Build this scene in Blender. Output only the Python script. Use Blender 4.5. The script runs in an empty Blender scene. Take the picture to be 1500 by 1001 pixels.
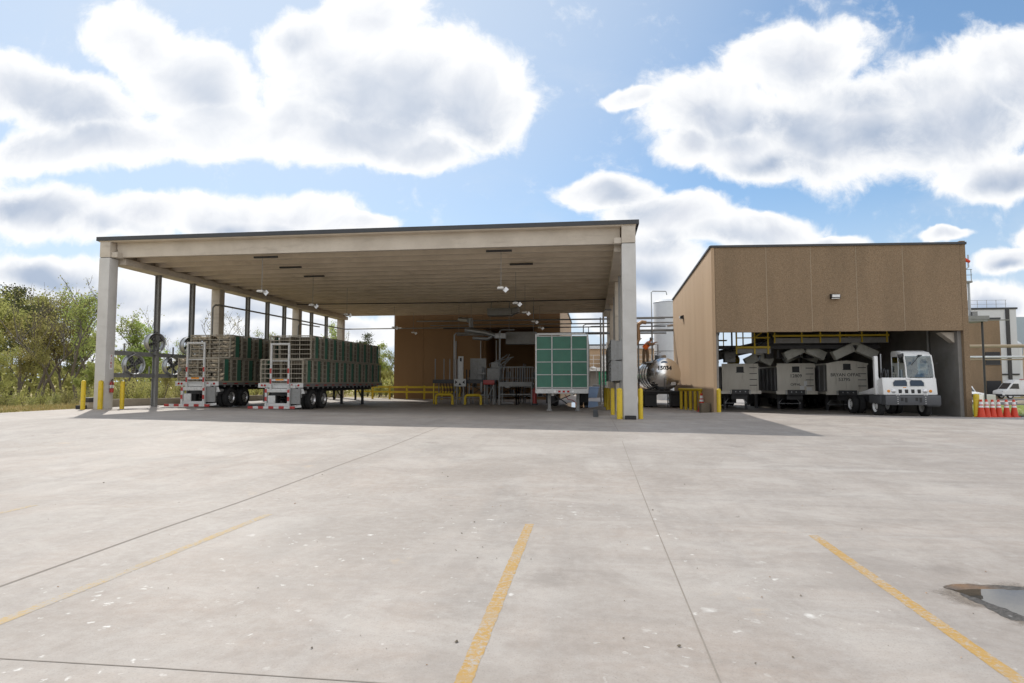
import bpy, bmesh, math, random
from mathutils import Vector, Matrix, noise as mnoise
R = math.radians
random.seed(7)
SC = bpy.context.scene
COL = SC.collection
ORD = ['first', 'second', 'third', 'fourth', 'fifth', 'sixth', 'seventh', 'eighth', 'ninth', 'tenth', 'eleventh', 'twelfth']

# ------------------------------------------------------------------ ground heights
GX = [-70, -40, -27, -23, -16.6, -4.6, 1.5, 6, 9.5, 16, 24, 70]
GY = [8, 13, 19, 25, 28.5, 31.5, 45, 60, 90]
GZ = [[0]*12,
      [-.1, .05, .15, .15, .13, .08, .05, .03, .03, .02, 0, 0],
      [-.3, .1, .45, .43, .41, .24, .16, .10, .10, .05, 0, 0],
      [-.4, .0, .45, .435, .38, .25, .16, .18, .31, .25, .12, 0],
      [-.4, -.1, .42, .42, .28, .16, .12, .29, .22, .13, .05, 0],
      [-.5, -.2, .36, .36, .20, .12, .10, .08, .0, 0, 0, -.05],
      [-.5, -.3, .2, .30, .15, .10, .05, 0, -.05, -.1, -.2, -.4],
      [-.6, -.4, .0, .15, .10, .10, 0, -.1, -.2, -.3, -.5, -.6],
      [-.7, -.6, -.4, -.3, -.3, -.3, -.4, -.5, -.6, -.7, -.7, -.8]]

def _loc(a, v):
    if v <= a[0]: return 0, 0.0
    if v >= a[-1]: return len(a) - 2, 1.0
    for i in range(len(a) - 1):
        if v <= a[i + 1]:
            t = (v - a[i]) / (a[i + 1] - a[i])
            return i, t * t * (3 - 2 * t) * .5 + t * .5
def gz(x, y):
    i, s = _loc(GX, x); j, t = _loc(GY, y)
    a = GZ[j][i] * (1 - s) + GZ[j][i + 1] * s
    b = GZ[j + 1][i] * (1 - s) + GZ[j + 1][i + 1] * s
    return a * (1 - t) + b * t

# ------------------------------------------------------------------ mesh builder
class MB:
    def __init__(self): self.v = []; self.f = []; self.m = []; self.c = 0
    def add(self, vs, fs):
        n = len(self.v); self.v += [tuple(p) for p in vs]
        for f in fs: self.f.append([n + i for i in f]); self.m.append(self.c)
        return self
    def box(self, x0, y0, z0, x1, y1, z1):
        if x1 < x0: x0, x1 = x1, x0
        if y1 < y0: y0, y1 = y1, y0
        if z1 < z0: z0, z1 = z1, z0
        return self.add([(x0,y0,z0),(x1,y0,z0),(x1,y1,z0),(x0,y1,z0),(x0,y0,z1),(x1,y0,z1),(x1,y1,z1),(x0,y1,z1)],
                        [(0,3,2,1),(4,5,6,7),(0,1,5,4),(1,2,6,5),(2,3,7,6),(3,0,4,7)])
    def cbox(self, x, y, z, sx, sy, sz): return self.box(x-sx/2, y-sy/2, z-sz/2, x+sx/2, y+sy/2, z+sz/2)
    def beam(self, p0, p1, w, h, up=(0,0,1)):
        p0 = Vector(p0); p1 = Vector(p1); d = (p1 - p0).normalized(); up = Vector(up)
        if abs(d.dot(up)) > .99: up = Vector((0,1,0))
        s = d.cross(up).normalized() * w / 2; u = s.cross(d).normalized() * h / 2
        vs = [p0-s-u, p0+s-u, p0+s+u, p0-s+u, p1-s-u, p1+s-u, p1+s+u, p1-s+u]
        return self.add(vs, [(0,1,2,3),(4,7,6,5),(0,4,5,1),(1,5,6,2),(2,6,7,3),(3,7,4,0)])
    def loft(self, rings, caps=True, closed=False):
        n = len(rings[0]); b = len(self.v); fs = []
        for r in rings: self.v += [tuple(p) for p in r]
        k = len(rings)
        for i in range(k if closed else k - 1):
            for j in range(n):
                fs.append([i*n+j, i*n+(j+1)%n, ((i+1)%k)*n+(j+1)%n, ((i+1)%k)*n+j])
        if caps and not closed: fs.append(list(range(n))[::-1]); fs.append([(k-1)*n+j for j in range(n)])
        for f in fs: self.f.append([b + q for q in f]); self.m.append(self.c)
        return self
    def tube(self, pts, r, n=8, caps=True, sq=None):
        pts = [Vector(p) for p in pts]; rs = r if isinstance(r, (list, tuple)) else [r]*len(pts)
        rings = []; prev = None
        for i, p in enumerate(pts):
            a = pts[max(0, i-1)]; b = pts[min(len(pts)-1, i+1)]; d = (b - a).normalized()
            if prev is None:
                q = Vector((0,0,1)) if abs(d.z) < .9 else Vector((1,0,0))
                s = d.cross(q).normalized()
            else: s = (prev - d * prev.dot(d)).normalized()
            prev = s; u = s.cross(d)
            k = sq[i] if sq else 1.0
            rings.append([p + s*math.cos(2*math.pi*j/n)*rs[i] + u*math.sin(2*math.pi*j/n)*rs[i]*k for j in range(n)])
        return self.loft(rings, caps)
    def cyl(self, p0, p1, r0, r1=None, n=14, caps=True):
        return self.tube([p0, p1], [r0, r0 if r1 is None else r1], n, caps)
    def lathe(self, prof, c, ax='z', n=20, caps=True):
        rings = []
        for r, h in prof:
            ring = []
            for j in range(n):
                a = 2*math.pi*j/n; x, y = r*math.cos(a), r*math.sin(a)
                p = (x, y, h) if ax == 'z' else ((h, x, y) if ax == 'x' else (x, h, y))
                ring.append((c[0]+p[0], c[1]+p[1], c[2]+p[2]))
            rings.append(ring)
        return self.loft(rings, caps)
    def prism(self, poly, ax, a, b):
        def P(u, v, w): return (w,u,v) if ax == 'x' else ((u,w,v) if ax == 'y' else (u,v,w))
        return self.loft([[P(u,v,a) for u,v in poly], [P(u,v,b) for u,v in poly]])
    def sphere(self, c, r, n=10, m=6, s=(1,1,1)):
        prof = []
        for i in range(m+1):
            t = math.pi*i/m; prof.append((max(.001, r*math.sin(t)), -r*math.cos(t)))
        rings = [[(c[0]+q*math.cos(2*math.pi*j/n)*s[0], c[1]+q*math.sin(2*math.pi*j/n)*s[1], c[2]+h*s[2]) for j in range(n)] for q, h in prof]
        return self.loft(rings)
    def move(self, fn): self.v = [tuple(fn(Vector(p))) for p in self.v]; return self
    def build(self, name, mats, parent=None, smooth=False, bevel=0, loc=None, recalc=True):
        o = Vector(loc) if loc is not None else woff(parent)
        base = woff(parent)
        me = bpy.data.meshes.new(name)
        me.from_pydata([tuple(Vector(p) - o) for p in self.v], [], self.f)
        if not isinstance(mats, (list, tuple)): mats = [mats]
        for m in mats: me.materials.append(m)
        if len(mats) > 1: me.polygons.foreach_set('material_index', self.m)
        if recalc or bevel:
            bm = bmesh.new(); bm.from_mesh(me)
            if recalc: bmesh.ops.recalc_face_normals(bm, faces=bm.faces)
            if bevel:
                es = [e for e in bm.edges if len(e.link_faces) == 2 and e.calc_face_angle(0) > .6]
                bmesh.ops.bevel(bm, geom=es, offset=bevel, segments=2, affect='EDGES', profile=.6, clamp_overlap=True)
            bm.to_mesh(me); bm.free()
        if smooth or bevel:
            me.polygons.foreach_set('use_smooth', [True]*len(me.polygons))
            me.set_sharp_from_angle(angle=R(38))
        ob = bpy.data.objects.new(name, me); COL.objects.link(ob)
        ob.location = o - base
        if parent: ob.parent = parent
        return ob

def woff(o):
    v = Vector((0,0,0))
    while o is not None: v = v + o.location; o = o.parent
    return v
def tag(o, label=None, cat=None, group=None, kind=None):
    if label: o['label'] = label
    if cat: o['category'] = cat
    if group: o['group'] = group
    if kind: o['kind'] = kind
    return o
def empty(name, loc, label=None, cat=None, group=None):
    o = bpy.data.objects.new(name, None); COL.objects.link(o); o.location = loc; o.empty_display_size = .2
    return tag(o, label, cat, group)
def kids(o): return [c for c in bpy.data.objects if c.parent == o]
def copy_tree(o, parent=None, loc=None, rz=None, sc=None):
    c = o.copy(); COL.objects.link(c); c.parent = parent
    if loc is not None: c.location = loc
    if rz is not None: c.rotation_euler = (0, 0, rz)
    if sc is not None: c.scale = (sc, sc, sc) if not isinstance(sc, tuple) else sc
    for ch in KID.get(o.name) or kids(o): copy_tree(ch, c)
    return c
KID = {}
def label_only(o, label, parts=True):
    o['label'] = label; return o

# ------------------------------------------------------------------ materials
def newmat(name):
    m = bpy.data.materials.new(name); m.use_nodes = True
    nt = m.node_tree; b = nt.nodes['Principled BSDF']
    return m, nt, b
def N(nt, t, **kw):
    n = nt.nodes.new(t)
    for k, v in kw.items():
        if k.startswith('i_'):
            key = k[2:]; key = int(key) if key.isdigit() else key.replace('_', ' ')
            n.inputs[key].default_value = v
        else: setattr(n, k, v)
    return n
def L(nt, a, b): nt.links.new(a, b)
def mix_rgb(nt, fac, a, b, mode='MIX'):
    n = nt.nodes.new('ShaderNodeMix'); n.data_type = 'RGBA'; n.blend_type = mode
    for s, v in ((n.inputs[0], fac), (n.inputs[6], a), (n.inputs[7], b)):
        if hasattr(v, 'is_linked'): nt.links.new(v, s)
        else: s.default_value = (v if isinstance(v, (int, float)) else (*v[:3], 1))
    return n.outputs[2]
def mth(nt, op, a, b=None, c=None, clamp=False):
    n = nt.nodes.new('ShaderNodeMath'); n.operation = op; n.use_clamp = clamp
    for s, v in zip(n.inputs, (a, b, c)):
        if v is None: continue
        if hasattr(v, 'is_linked'): nt.links.new(v, s)
        else: s.default_value = v
    return n.outputs[0]
def ramp(nt, fac, lo, hi, a=0.0, b=1.0, smooth=True):
    n = nt.nodes.new('ShaderNodeMapRange'); n.interpolation_type = 'SMOOTHSTEP' if smooth else 'LINEAR'
    nt.links.new(fac, n.inputs[0])
    for i, v in zip((1,2,3,4), (lo, hi, a, b)): n.inputs[i].default_value = v
    return n.outputs[0]
def noise(nt, vec, scale, detail=4, rough=.55, dist=0, out=0):
    n = nt.nodes.new('ShaderNodeTexNoise')
    n.inputs['Scale'].default_value = scale; n.inputs['Detail'].default_value = detail
    n.inputs['Roughness'].default_value = rough; n.inputs['Distortion'].default_value = dist
    if vec is not None: nt.links.new(vec, n.inputs['Vector'])
    return n.outputs[out]
def mapping(nt, vec, loc=(0,0,0), rot=(0,0,0), sc=(1,1,1), vt='POINT'):
    n = nt.nodes.new('ShaderNodeMapping'); n.vector_type = vt
    nt.links.new(vec, n.inputs[0]); n.inputs[1].default_value = loc
    if vt != 'NORMAL': pass
    n.inputs[2].default_value = rot; n.inputs[3].default_value = sc
    return n.outputs[0]
def bump(nt, b, h, strength=.3, dist=.02):
    n = nt.nodes.new('ShaderNodeBump'); n.inputs['Strength'].default_value = strength; n.inputs['Distance'].default_value = dist
    nt.links.new(h, n.inputs['Height']); nt.links.new(n.outputs[0], b.inputs['Normal'])
def pos(nt): return nt.nodes.new('ShaderNodeNewGeometry').outputs['Position']
def objc(nt): return nt.nodes.new('ShaderNodeTexCoord').outputs['Object']
def pmat(name, col, rough=.6, metal=0, var=.18, vs=2.5, bs=0, bstr=.15, spec=.5, dirt=0, dirtcol=(.12,.1,.07), streak=False, rvar=.1):
    m, nt, b = newmat(name)
    p = pos(nt)
    n1 = noise(nt, p, vs, 6, .6)
    c = mix_rgb(nt, n1, [x*(1-var) for x in col], [min(1, x*(1+var)) for x in col])
    if dirt:
        q = mapping(nt, p, sc=(1,1,.12)) if streak else p
        n2 = noise(nt, q, vs*2.2, 7, .65, .3)
        c = mix_rgb(nt, ramp(nt, n2, .48, .72, 0, dirt), c, dirtcol)
    L(nt, c, b.inputs['Base Color'])
    r = mth(nt, 'ADD', mth(nt, 'MULTIPLY', noise(nt, p, vs*3, 3), rvar*2), rough - rvar)
    L(nt, r, b.inputs['Roughness'])
    b.inputs['Metallic'].default_value = metal
    b.inputs['Specular IOR Level'].default_value = spec
    if bs: bump(nt, b, noise(nt, p, bs, 4), bstr, .01)
    return m

M = {}
M['yellow'] = pmat('yellow_paint', (.62,.44,.015), .45, var=.12, dirt=.35, dirtcol=(.25,.17,.03), vs=3)
M['steel'] = pmat('galvanized_steel', (.36,.37,.38), .45, .7, var=.2, vs=6, dirt=.3, dirtcol=(.2,.19,.17))
M['greysteel'] = pmat('grey_painted_steel', (.24,.24,.235), .5, .2, var=.2, vs=4, dirt=.3)
M['darksteel'] = pmat('dark_steel', (.045,.045,.048), .5, .3, var=.3, vs=5, dirt=.3, dirtcol=(.08,.065,.05))
M['black'] = pmat('black_plastic', (.018,.018,.02), .5, var=.3)
M['rubber'] = pmat('tyre_rubber', (.02,.02,.021), .8, var=.35, vs=8, dirt=.3, dirtcol=(.06,.055,.05))
M['white'] = pmat('white_paint', (.76,.76,.75), .3, var=.06, vs=2, dirt=.28, dirtcol=(.45,.42,.37), streak=True)
M['worn_white'] = pmat('worn_white_paint', (.66,.65,.62), .5, var=.1, vs=5, dirt=.45, dirtcol=(.32,.28,.23))
M['dull_white'] = pmat('dull_white_paint', (.56,.56,.55), .5, var=.12, vs=4, dirt=.5, dirtcol=(.27,.25,.22))
M['alu'] = pmat('aluminium', (.62,.62,.63), .35, .85, var=.12, vs=6)
M['green'] = pmat('green_plastic', (.04,.155,.105), .5, var=.25, vs=3, dirt=.4, dirtcol=(.07,.16,.11), streak=True)
M['red'] = pmat('red_paint', (.38,.035,.03), .4, var=.15)
M['cone'] = pmat('cone_orange', (.62,.045,.012), .5, var=.15, vs=6)
M['vest'] = pmat('orange_vest', (.85,.16,.02), .7, var=.1)
M['amber'] = pmat('amber_lens', (.75,.28,.02), .25, var=.1)
M['redlens'] = pmat('red_lens', (.35,.01,.01), .2, var=.1)
M['skin'] = pmat('skin', (.42,.24,.16), .55, var=.08)
M['jeans'] = pmat('khaki_cloth', (.22,.15,.09), .85, var=.15)
M['cagesteel'] = pmat('weathered_cage_steel', (.36,.325,.26), .6, .05, var=.25, vs=5, dirt=.45, dirtcol=(.15,.12,.085))
M['hen'] = pmat('hen_feathers', (.56,.48,.36), .9, var=.25, vs=9, dirt=.3, dirtcol=(.35,.26,.16))
M['comb'] = pmat('hen_comb', (.5,.05,.03), .6)
M['ducting'] = pmat('stainless_duct', (.5,.5,.49), .4, .8, var=.15, vs=5, dirt=.3, dirtcol=(.25,.22,.18))
M['chute'] = pmat('chute_steel', (.52,.52,.47), .5, .1, var=.15, vs=3, dirt=.35, dirtcol=(.17,.15,.12))
M['plate_green'] = pmat('sign_green', (.02,.25,.12), .5)
M['bluebin'] = pmat('blue_bin', (.22,.32,.5), .5, var=.1)
M['text'] = pmat('black_lettering', (.05,.048,.045), .7, var=.3, dirt=.4, dirtcol=(.3,.28,.24), vs=8)
M['asphalt'] = pmat('asphalt', (.055,.055,.057), .85, var=.3, vs=8, bs=60)
M['crate_wood'] = pmat('shelf_dark', (.16,.13,.09), .8, var=.3, vs=9)
M['copper'] = pmat('ochre_pipe', (.36,.22,.12), .5, .3, var=.15)

def mat_trailer():
    m, nt, b = newmat('trailer_aluminium')
    p = pos(nt)
    n = noise(nt, mapping(nt, p, sc=(1,1,.2)), 3.5, 6, .6)
    c = mix_rgb(nt, n, (.58,.54,.46), (.76,.72,.64))
    n2 = noise(nt, mapping(nt, p, sc=(1,1,.15), loc=(3,1,0)), 6, 6, .65)
    c = mix_rgb(nt, ramp(nt, n2, .55, .75, 0, .5), c, (.27,.23,.17))
    L(nt, c, b.inputs['Base Color']); b.inputs['Metallic'].default_value = .12; b.inputs['Roughness'].default_value = .45
    return m
M['trailer'] = mat_trailer()
def mat_polished():
    m, nt, b = newmat('polished_stainless')
    b.inputs['Base Color'].default_value = (.82,.81,.79,1); b.inputs['Metallic'].default_value = 1
    n = noise(nt, objc(nt), 1.2, 2); L(nt, ramp(nt, n, .3, .7, .14, .26), b.inputs['Roughness'])
    bump(nt, b, noise(nt, objc(nt), 1.6, 1), .12, .05)
    return m
M['polished'] = mat_polished()
def mat_glass():
    m = bpy.data.materials.new('cab_glass'); m.use_nodes = True; nt = m.node_tree; nt.nodes.clear()
    t = N(nt, 'ShaderNodeBsdfTransparent'); t.inputs[0].default_value = (.62,.74,.78,1)
    g = N(nt, 'ShaderNodeBsdfGlossy'); g.inputs[0].default_value = (.8,.88,.92,1); g.inputs['Roughness'].default_value = .03
    f = N(nt, 'ShaderNodeFresnel'); f.inputs[0].default_value = 1.6
    mx = N(nt, 'ShaderNodeMixShader'); L(nt, mth(nt, 'ADD', f.outputs[0], .08, None, True), mx.inputs[0]); L(nt, t.outputs[0], mx.inputs[1]); L(nt, g.outputs[0], mx.inputs[2])
    o = N(nt, 'ShaderNodeOutputMaterial'); L(nt, mx.outputs[0], o.inputs[0])
    return m
M['glass'] = mat_glass()
def mat_darkglass():
    m, nt, b = newmat('dark_window_glass')
    b.inputs['Base Color'].default_value = (.03,.035,.045,1); b.inputs['Roughness'].default_value = .06
    b.inputs['Specular IOR Level'].default_value = .8
    return m
M['darkglass'] = mat_darkglass()
def mat_lamp():
    m, nt, b = newmat('lamp_diffuser')
    b.inputs['Base Color'].default_value = (.75,.75,.73,1); b.inputs['Roughness'].default_value = .35
    return m
M['diffuser'] = mat_lamp()

def mat_precast(name, c1, c2, stain=.35):
    m, nt, b = newmat(name); p = pos(nt)
    n1 = noise(nt, p, .9, 6, .6); c = mix_rgb(nt, ramp(nt, n1, .3, .7), c1, c2)
    n2 = noise(nt, mapping(nt, p, sc=(.35,1.6,1.6)), 1.4, 8, .68, .4)
    c = mix_rgb(nt, ramp(nt, n2, .5, .75, 0, stain), c, (.17,.13,.09))
    n3 = noise(nt, p, 26, 4); c = mix_rgb(nt, ramp(nt, n3, .62, .75, 0, .35), c, (.15,.13,.11))
    L(nt, c, b.inputs['Base Color']); b.inputs['Roughness'].default_value = .85
    bump(nt, b, noise(nt, p, 18, 5), .15, .01)
    return m
M['precast'] = mat_precast('precast_concrete', (.50,.445,.375), (.60,.54,.46), .3)
M['column'] = mat_precast('column_concrete', (.50,.485,.46), (.59,.575,.55), .12)
M['tee'] = mat_precast('ceiling_concrete', (.60,.52,.42), (.70,.61,.50), .35)
M['curb'] = mat_precast('curb_concrete', (.36,.31,.24), (.44,.39,.31), .3)
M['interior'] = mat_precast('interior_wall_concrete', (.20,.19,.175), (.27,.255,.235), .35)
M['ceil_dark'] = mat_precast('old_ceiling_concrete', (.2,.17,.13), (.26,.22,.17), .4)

def mat_aggregate(name, c1, c2, sc=1.0):
    m, nt, b = newmat(name); p = pos(nt)
    v = N(nt, 'ShaderNodeTexVoronoi'); v.inputs['Scale'].default_value = 17*sc; L(nt, p, v.inputs['Vector'])
    hsv = nt.nodes.new('ShaderNodeSeparateColor'); L(nt, v.outputs['Color'], hsv.inputs[0])
    c = mix_rgb(nt, hsv.outputs[0], c1, c2)
    c = mix_rgb(nt, ramp(nt, hsv.outputs[1], .82, .92, 0, .4), c, (.36,.28,.19))
    c = mix_rgb(nt, ramp(nt, hsv.outputs[2], .84, .92, 0, .45), c, (.10,.07,.045))
    n2 = noise(nt, mapping(nt, p, sc=(1,1,.2)), .7, 6, .6)
    c = mix_rgb(nt, ramp(nt, n2, .35, .75, 0, .4), c, (.13,.092,.056))
    L(nt, c, b.inputs['Base Color']); b.inputs['Roughness'].default_value = .9
    bump(nt, b, v.outputs['Distance'], .35, .02)
    return m
M['agg'] = mat_aggregate('exposed_aggregate_brown', (.215,.145,.085), (.30,.212,.130), 2.8)
def mat_tanwall(name='tan_and_sunlit_wall', a=(.40,.275,.17), b2=(.52,.375,.245)):
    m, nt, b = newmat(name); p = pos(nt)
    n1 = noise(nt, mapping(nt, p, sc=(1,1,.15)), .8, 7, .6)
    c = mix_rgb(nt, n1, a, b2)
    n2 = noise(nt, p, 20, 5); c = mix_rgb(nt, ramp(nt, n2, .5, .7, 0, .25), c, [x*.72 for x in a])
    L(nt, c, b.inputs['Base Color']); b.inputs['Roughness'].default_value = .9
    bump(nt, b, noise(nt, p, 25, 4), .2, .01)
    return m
M['tan'] = mat_tanwall()  # on the brown buildings' side walls this tan has the sunlight put in
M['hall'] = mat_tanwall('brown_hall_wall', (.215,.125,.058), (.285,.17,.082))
M['seam'] = pmat('joint_sealant', (.36,.29,.205), .8, var=.1)
M['flash'] = pmat('roof_flashing', (.05,.052,.056), .45, .3, var=.2)
M['whiteclad'] = pmat('white_cladding', (.62,.64,.66), .5, var=.06, dirt=.1, dirtcol=(.4,.4,.4))
M['blueclad'] = pmat('bluegrey_cladding', (.34,.42,.48), .5, var=.08)

def mat_ground():
    m, nt, b = newmat('lot_concrete'); p = pos(nt)
    big = noise(nt, p, .11, 5, .6, .6)
    c = mix_rgb(nt, ramp(nt, big, .32, .68), (.305,.262,.228), (.385,.345,.308))
    # pinkish worn drive lanes
    pk = noise(nt, mapping(nt, p, sc=(.35,1,1), loc=(11,4,0)), .2, 5, .6, 1.0)
    c = mix_rgb(nt, ramp(nt, pk, .42, .68, 0, .75), c, (.345,.28,.232))
    # broom streaks running across
    sx = nt.nodes.new('ShaderNodeSeparateXYZ'); L(nt, p, sx.inputs[0])
    side = ramp(nt, mth(nt, 'ADD', sx.outputs[0], mth(nt, 'MULTIPLY', noise(nt, p, .15, 2), 8)), -2, 12, .3, 1)
    st = noise(nt, mapping(nt, p, rot=(0,0,R(4)), sc=(.16,2.6,1)), 1.3, 7, .7, .3)
    c = mix_rgb(nt, mth(nt, 'MULTIPLY', ramp(nt, st, .38, .68, 0, .75), side), c, (.24,.215,.193))
    st2 = noise(nt, mapping(nt, p, loc=(5,9,0), rot=(0,0,R(-3)), sc=(.12,1.6,1)), 1.1, 6, .65, .5)
    c = mix_rgb(nt, mth(nt, 'MULTIPLY', ramp(nt, st2, .50, .72, 0, .65), side), c, (.445,.42,.392))
    # lengthwise streaks (wheel paths)
    st3 = noise(nt, mapping(nt, p, loc=(2,3,0), rot=(0,0,R(-8)), sc=(2.2,.12,1)), .9, 6, .65, .4)
    c = mix_rgb(nt, ramp(nt, st3, .46, .70, 0, .62), c, (.262,.232,.208))
    st4 = noise(nt, mapping(nt, p, loc=(8,1,0), rot=(0,0,R(52)), sc=(1.7,.1,1)), .8, 6, .65, .6)
    c = mix_rgb(nt, ramp(nt, st4, .50, .72, 0, .5), c, (.27,.24,.215))
    # curved tyre scrub marks
    for (cx, cy, r0, w, s) in ((16,33,14.2,.5,.5),(20,30,17.6,.5,.45),(-14,6,13.4,.45,.35),(26,12,15.2,.6,.3),(9,38,19.5,.5,.25),(5,30,17.8,.4,.25)):
        sub = N(nt, 'ShaderNodeVectorMath', operation='DISTANCE'); L(nt, p, sub.inputs[0]); sub.inputs[1].default_value = (cx,cy,0)
        wob = mth(nt, 'ADD', sub.outputs['Value'], mth(nt, 'MULTIPLY', noise(nt, p, .5, 2), .6))
        d = mth(nt, 'ABSOLUTE', mth(nt, 'SUBTRACT', wob, r0))
        k = ramp(nt, d, w, w*.2, 0, s)
        k = mth(nt, 'MULTIPLY', k, ramp(nt, noise(nt, p, 1.2, 5, .7), .35, .6))
        c = mix_rgb(nt, k, c, (.2,.185,.17))
    mot = noise(nt, mapping(nt, p, loc=(7,2,0)), .9, 8, .7, .8)
    c = mix_rgb(nt, ramp(nt, mot, .42, .66, 0, .5), c, (.45,.415,.378))
    mo2 = noise(nt, mapping(nt, p, loc=(1,6,0), rot=(0,0,R(15)), sc=(1,.6,1)), .33, 7, .68, .9)
    c = mix_rgb(nt, ramp(nt, mo2, .46, .62, 0, .55), c, (.262,.226,.195))
    gr2 = noise(nt, p, 24, 5, .8)
    c = mix_rgb(nt, ramp(nt, gr2, .5, .72, 0, .35), c, (.235,.205,.18))
    fine = noise(nt, p, 9, 8, .75)
    c = mix_rgb(nt, ramp(nt, fine, .35, .7, 0, .34), c, (.45,.42,.39))
    grit = noise(nt, p, 70, 3, .7)
    c = mix_rgb(nt, ramp(nt, grit, .52, .72, 0, .55), c, (.20,.18,.165))
    # damp darker blotches in the stalls
    dk = noise(nt, p, .55, 6, .65, .6)
    c = mix_rgb(nt, ramp(nt, dk, .47, .7, 0, .42), c, (.245,.218,.195))
    # rust / clay marks
    ru = noise(nt, mapping(nt, p, loc=(31,7,0)), .8, 6, .7)
    c = mix_rgb(nt, ramp(nt, ru, .64, .74, 0, .4), c, (.50,.36,.22))
    # white droppings: distorted voronoi dots, mostly in the middle stalls
    w = N(nt, 'ShaderNodeVectorMath', operation='ADD'); L(nt, p, w.inputs[0])
    sc_ = N(nt, 'ShaderNodeVectorMath', operation='SCALE'); L(nt, noise(nt, p, 14, 4, out=1), sc_.inputs[0]); sc_.inputs['Scale'].default_value = .16
    L(nt, sc_.outputs[0], w.inputs[1])
    zone = N(nt, 'ShaderNodeVectorMath', operation='DISTANCE')
    L(nt, mapping(nt, p, sc=(1,.8,0)), zone.inputs[0]); zone.inputs[1].default_value = (-1.4,4.0,0)
    zk = ramp(nt, zone.outputs['Value'], 1.5, 6.0, 1, .10)
    clus = ramp(nt, noise(nt, mapping(nt, p, loc=(3,8,0)), .55, 4, .6), .42, .60, .08, 1)
    for s, th, am in ((1.7,.13,.9),(3.6,.15,.8),(.9,.08,.85),(7.5,.2,.55)):
        vv = N(nt, 'ShaderNodeTexVoronoi'); vv.inputs['Scale'].default_value = s; L(nt, w.outputs[0], vv.inputs['Vector'])
        se = nt.nodes.new('ShaderNodeSeparateColor'); L(nt, vv.outputs['Color'], se.inputs[0])
        pick = ramp(nt, se.outputs[0], .42, .44, 0, am)
        dd = mth(nt, 'ADD', vv.outputs['Distance'], mth(nt, 'MULTIPLY', se.outputs[1], .05))
        k = mth(nt, 'MULTIPLY', ramp(nt, dd, th, th*.35), pick)
        k = mth(nt, 'MULTIPLY', k, zk); k = mth(nt, 'MULTIPLY', k, clus)
        c = mix_rgb(nt, k, c, (.75,.74,.71))
    # oil drips and tyre-dark blotches
    vv = N(nt, 'ShaderNodeTexVoronoi'); vv.inputs['Scale'].default_value = .55
    L(nt, mapping(nt, w.outputs[0], loc=(1.7,5.2,0)), vv.inputs['Vector'])
    se = nt.nodes.new('ShaderNodeSeparateColor'); L(nt, vv.outputs['Color'], se.inputs[0])
    k = mth(nt, 'MULTIPLY', ramp(nt, mth(nt, 'ADD', vv.outputs['Distance'], mth(nt, 'MULTIPLY', fine, .12)), .22, .08), ramp(nt, se.outputs[0], .60, .66, 0, .5))
    c = mix_rgb(nt, k, c, (.19,.165,.145))
    # dark specks
    for s, th in ((1.1,.035),(2.3,.03)):
        vv = N(nt, 'ShaderNodeTexVoronoi'); vv.inputs['Scale'].default_value = s
        L(nt, mapping(nt, w.outputs[0], loc=(4.4,2.2,0)), vv.inputs['Vector'])
        se = nt.nodes.new('ShaderNodeSeparateColor'); L(nt, vv.outputs['Color'], se.inputs[0])
        k = mth(nt, 'MULTIPLY', ramp(nt, vv.outputs['Distance'], th, th*.6), ramp(nt, se.outputs[0], .55, .57, 0, .8))
        c = mix_rgb(nt, k, c, (.06,.045,.03))
    L(nt, c, b.inputs['Base Color'])
    L(nt, ramp(nt, big, .3, .7, .6, .82), b.inputs['Roughness'])
    b.inputs['Specular IOR Level'].default_value = .4
    h = mth(nt, 'ADD', mth(nt, 'MULTIPLY', noise(nt, mapping(nt, p, sc=(.06,1,1)), 40, 3), .6), mth(nt, 'MULTIPLY', grit, .5))
    bump(nt, b, h, .22, .012)
    return m
M['lot'] = mat_ground()
def mat_line(name='worn_yellow_line', a=(.35,.20,.042), b2=(.44,.275,.075), w0=.45, w1=.62):
    m, nt, b = newmat(name); p = pos(nt)
    n = noise(nt, p, 26, 8, .8); n2 = noise(nt, mapping(nt, p, sc=(1,3,1)), 3, 5, .7); n3 = noise(nt, p, 1.3, 5, .7)
    c = mix_rgb(nt, n2, a, b2)
    k = ramp(nt, mth(nt, 'ADD', n, mth(nt, 'MULTIPLY', mth(nt, 'SUBTRACT', n3, .5), .45)), w0, w1)
    c = mix_rgb(nt, k, c, (.36,.325,.29))
    c = mix_rgb(nt, ramp(nt, noise(nt, mapping(nt, p, sc=(.2,2.2,1)), 1.6, 6, .7), .5, .7, 0, .4), c, (.33,.27,.2))
    L(nt, c, b.inputs['Base Color']); b.inputs['Roughness'].default_value = .78
    return m
M['line'] = mat_line()
M['line_faded'] = mat_line('faded_yellow_line', (.42,.29,.12), (.44,.315,.15), .40, .58)
def mat_joint():
    m, nt, b = newmat('joint_filler'); p = pos(nt)
    n = noise(nt, p, 5, 6, .7)
    c = mix_rgb(nt, n, (.18,.155,.13), (.30,.265,.23)); L(nt, c, b.inputs['Base Color']); b.inputs['Roughness'].default_value = .9
    return m
M['joint'] = mat_joint()
def mat_grass():
    m, nt, b = newmat('dry_grass_soil'); p = pos(nt)
    n = noise(nt, p, 1.3, 7, .7); c = mix_rgb(nt, ramp(nt, n, .35, .65), (.36,.26,.12), (.22,.2,.07))
    n2 = noise(nt, p, 14, 5, .7); c = mix_rgb(nt, ramp(nt, n2, .4, .7, 0, .7), c, (.46,.36,.19))
    L(nt, c, b.inputs['Base Color']); b.inputs['Roughness'].default_value = .95
    bump(nt, b, noise(nt, p, 12, 6, .7), .8, .06)
    return m
M['grass'] = mat_grass()
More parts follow.
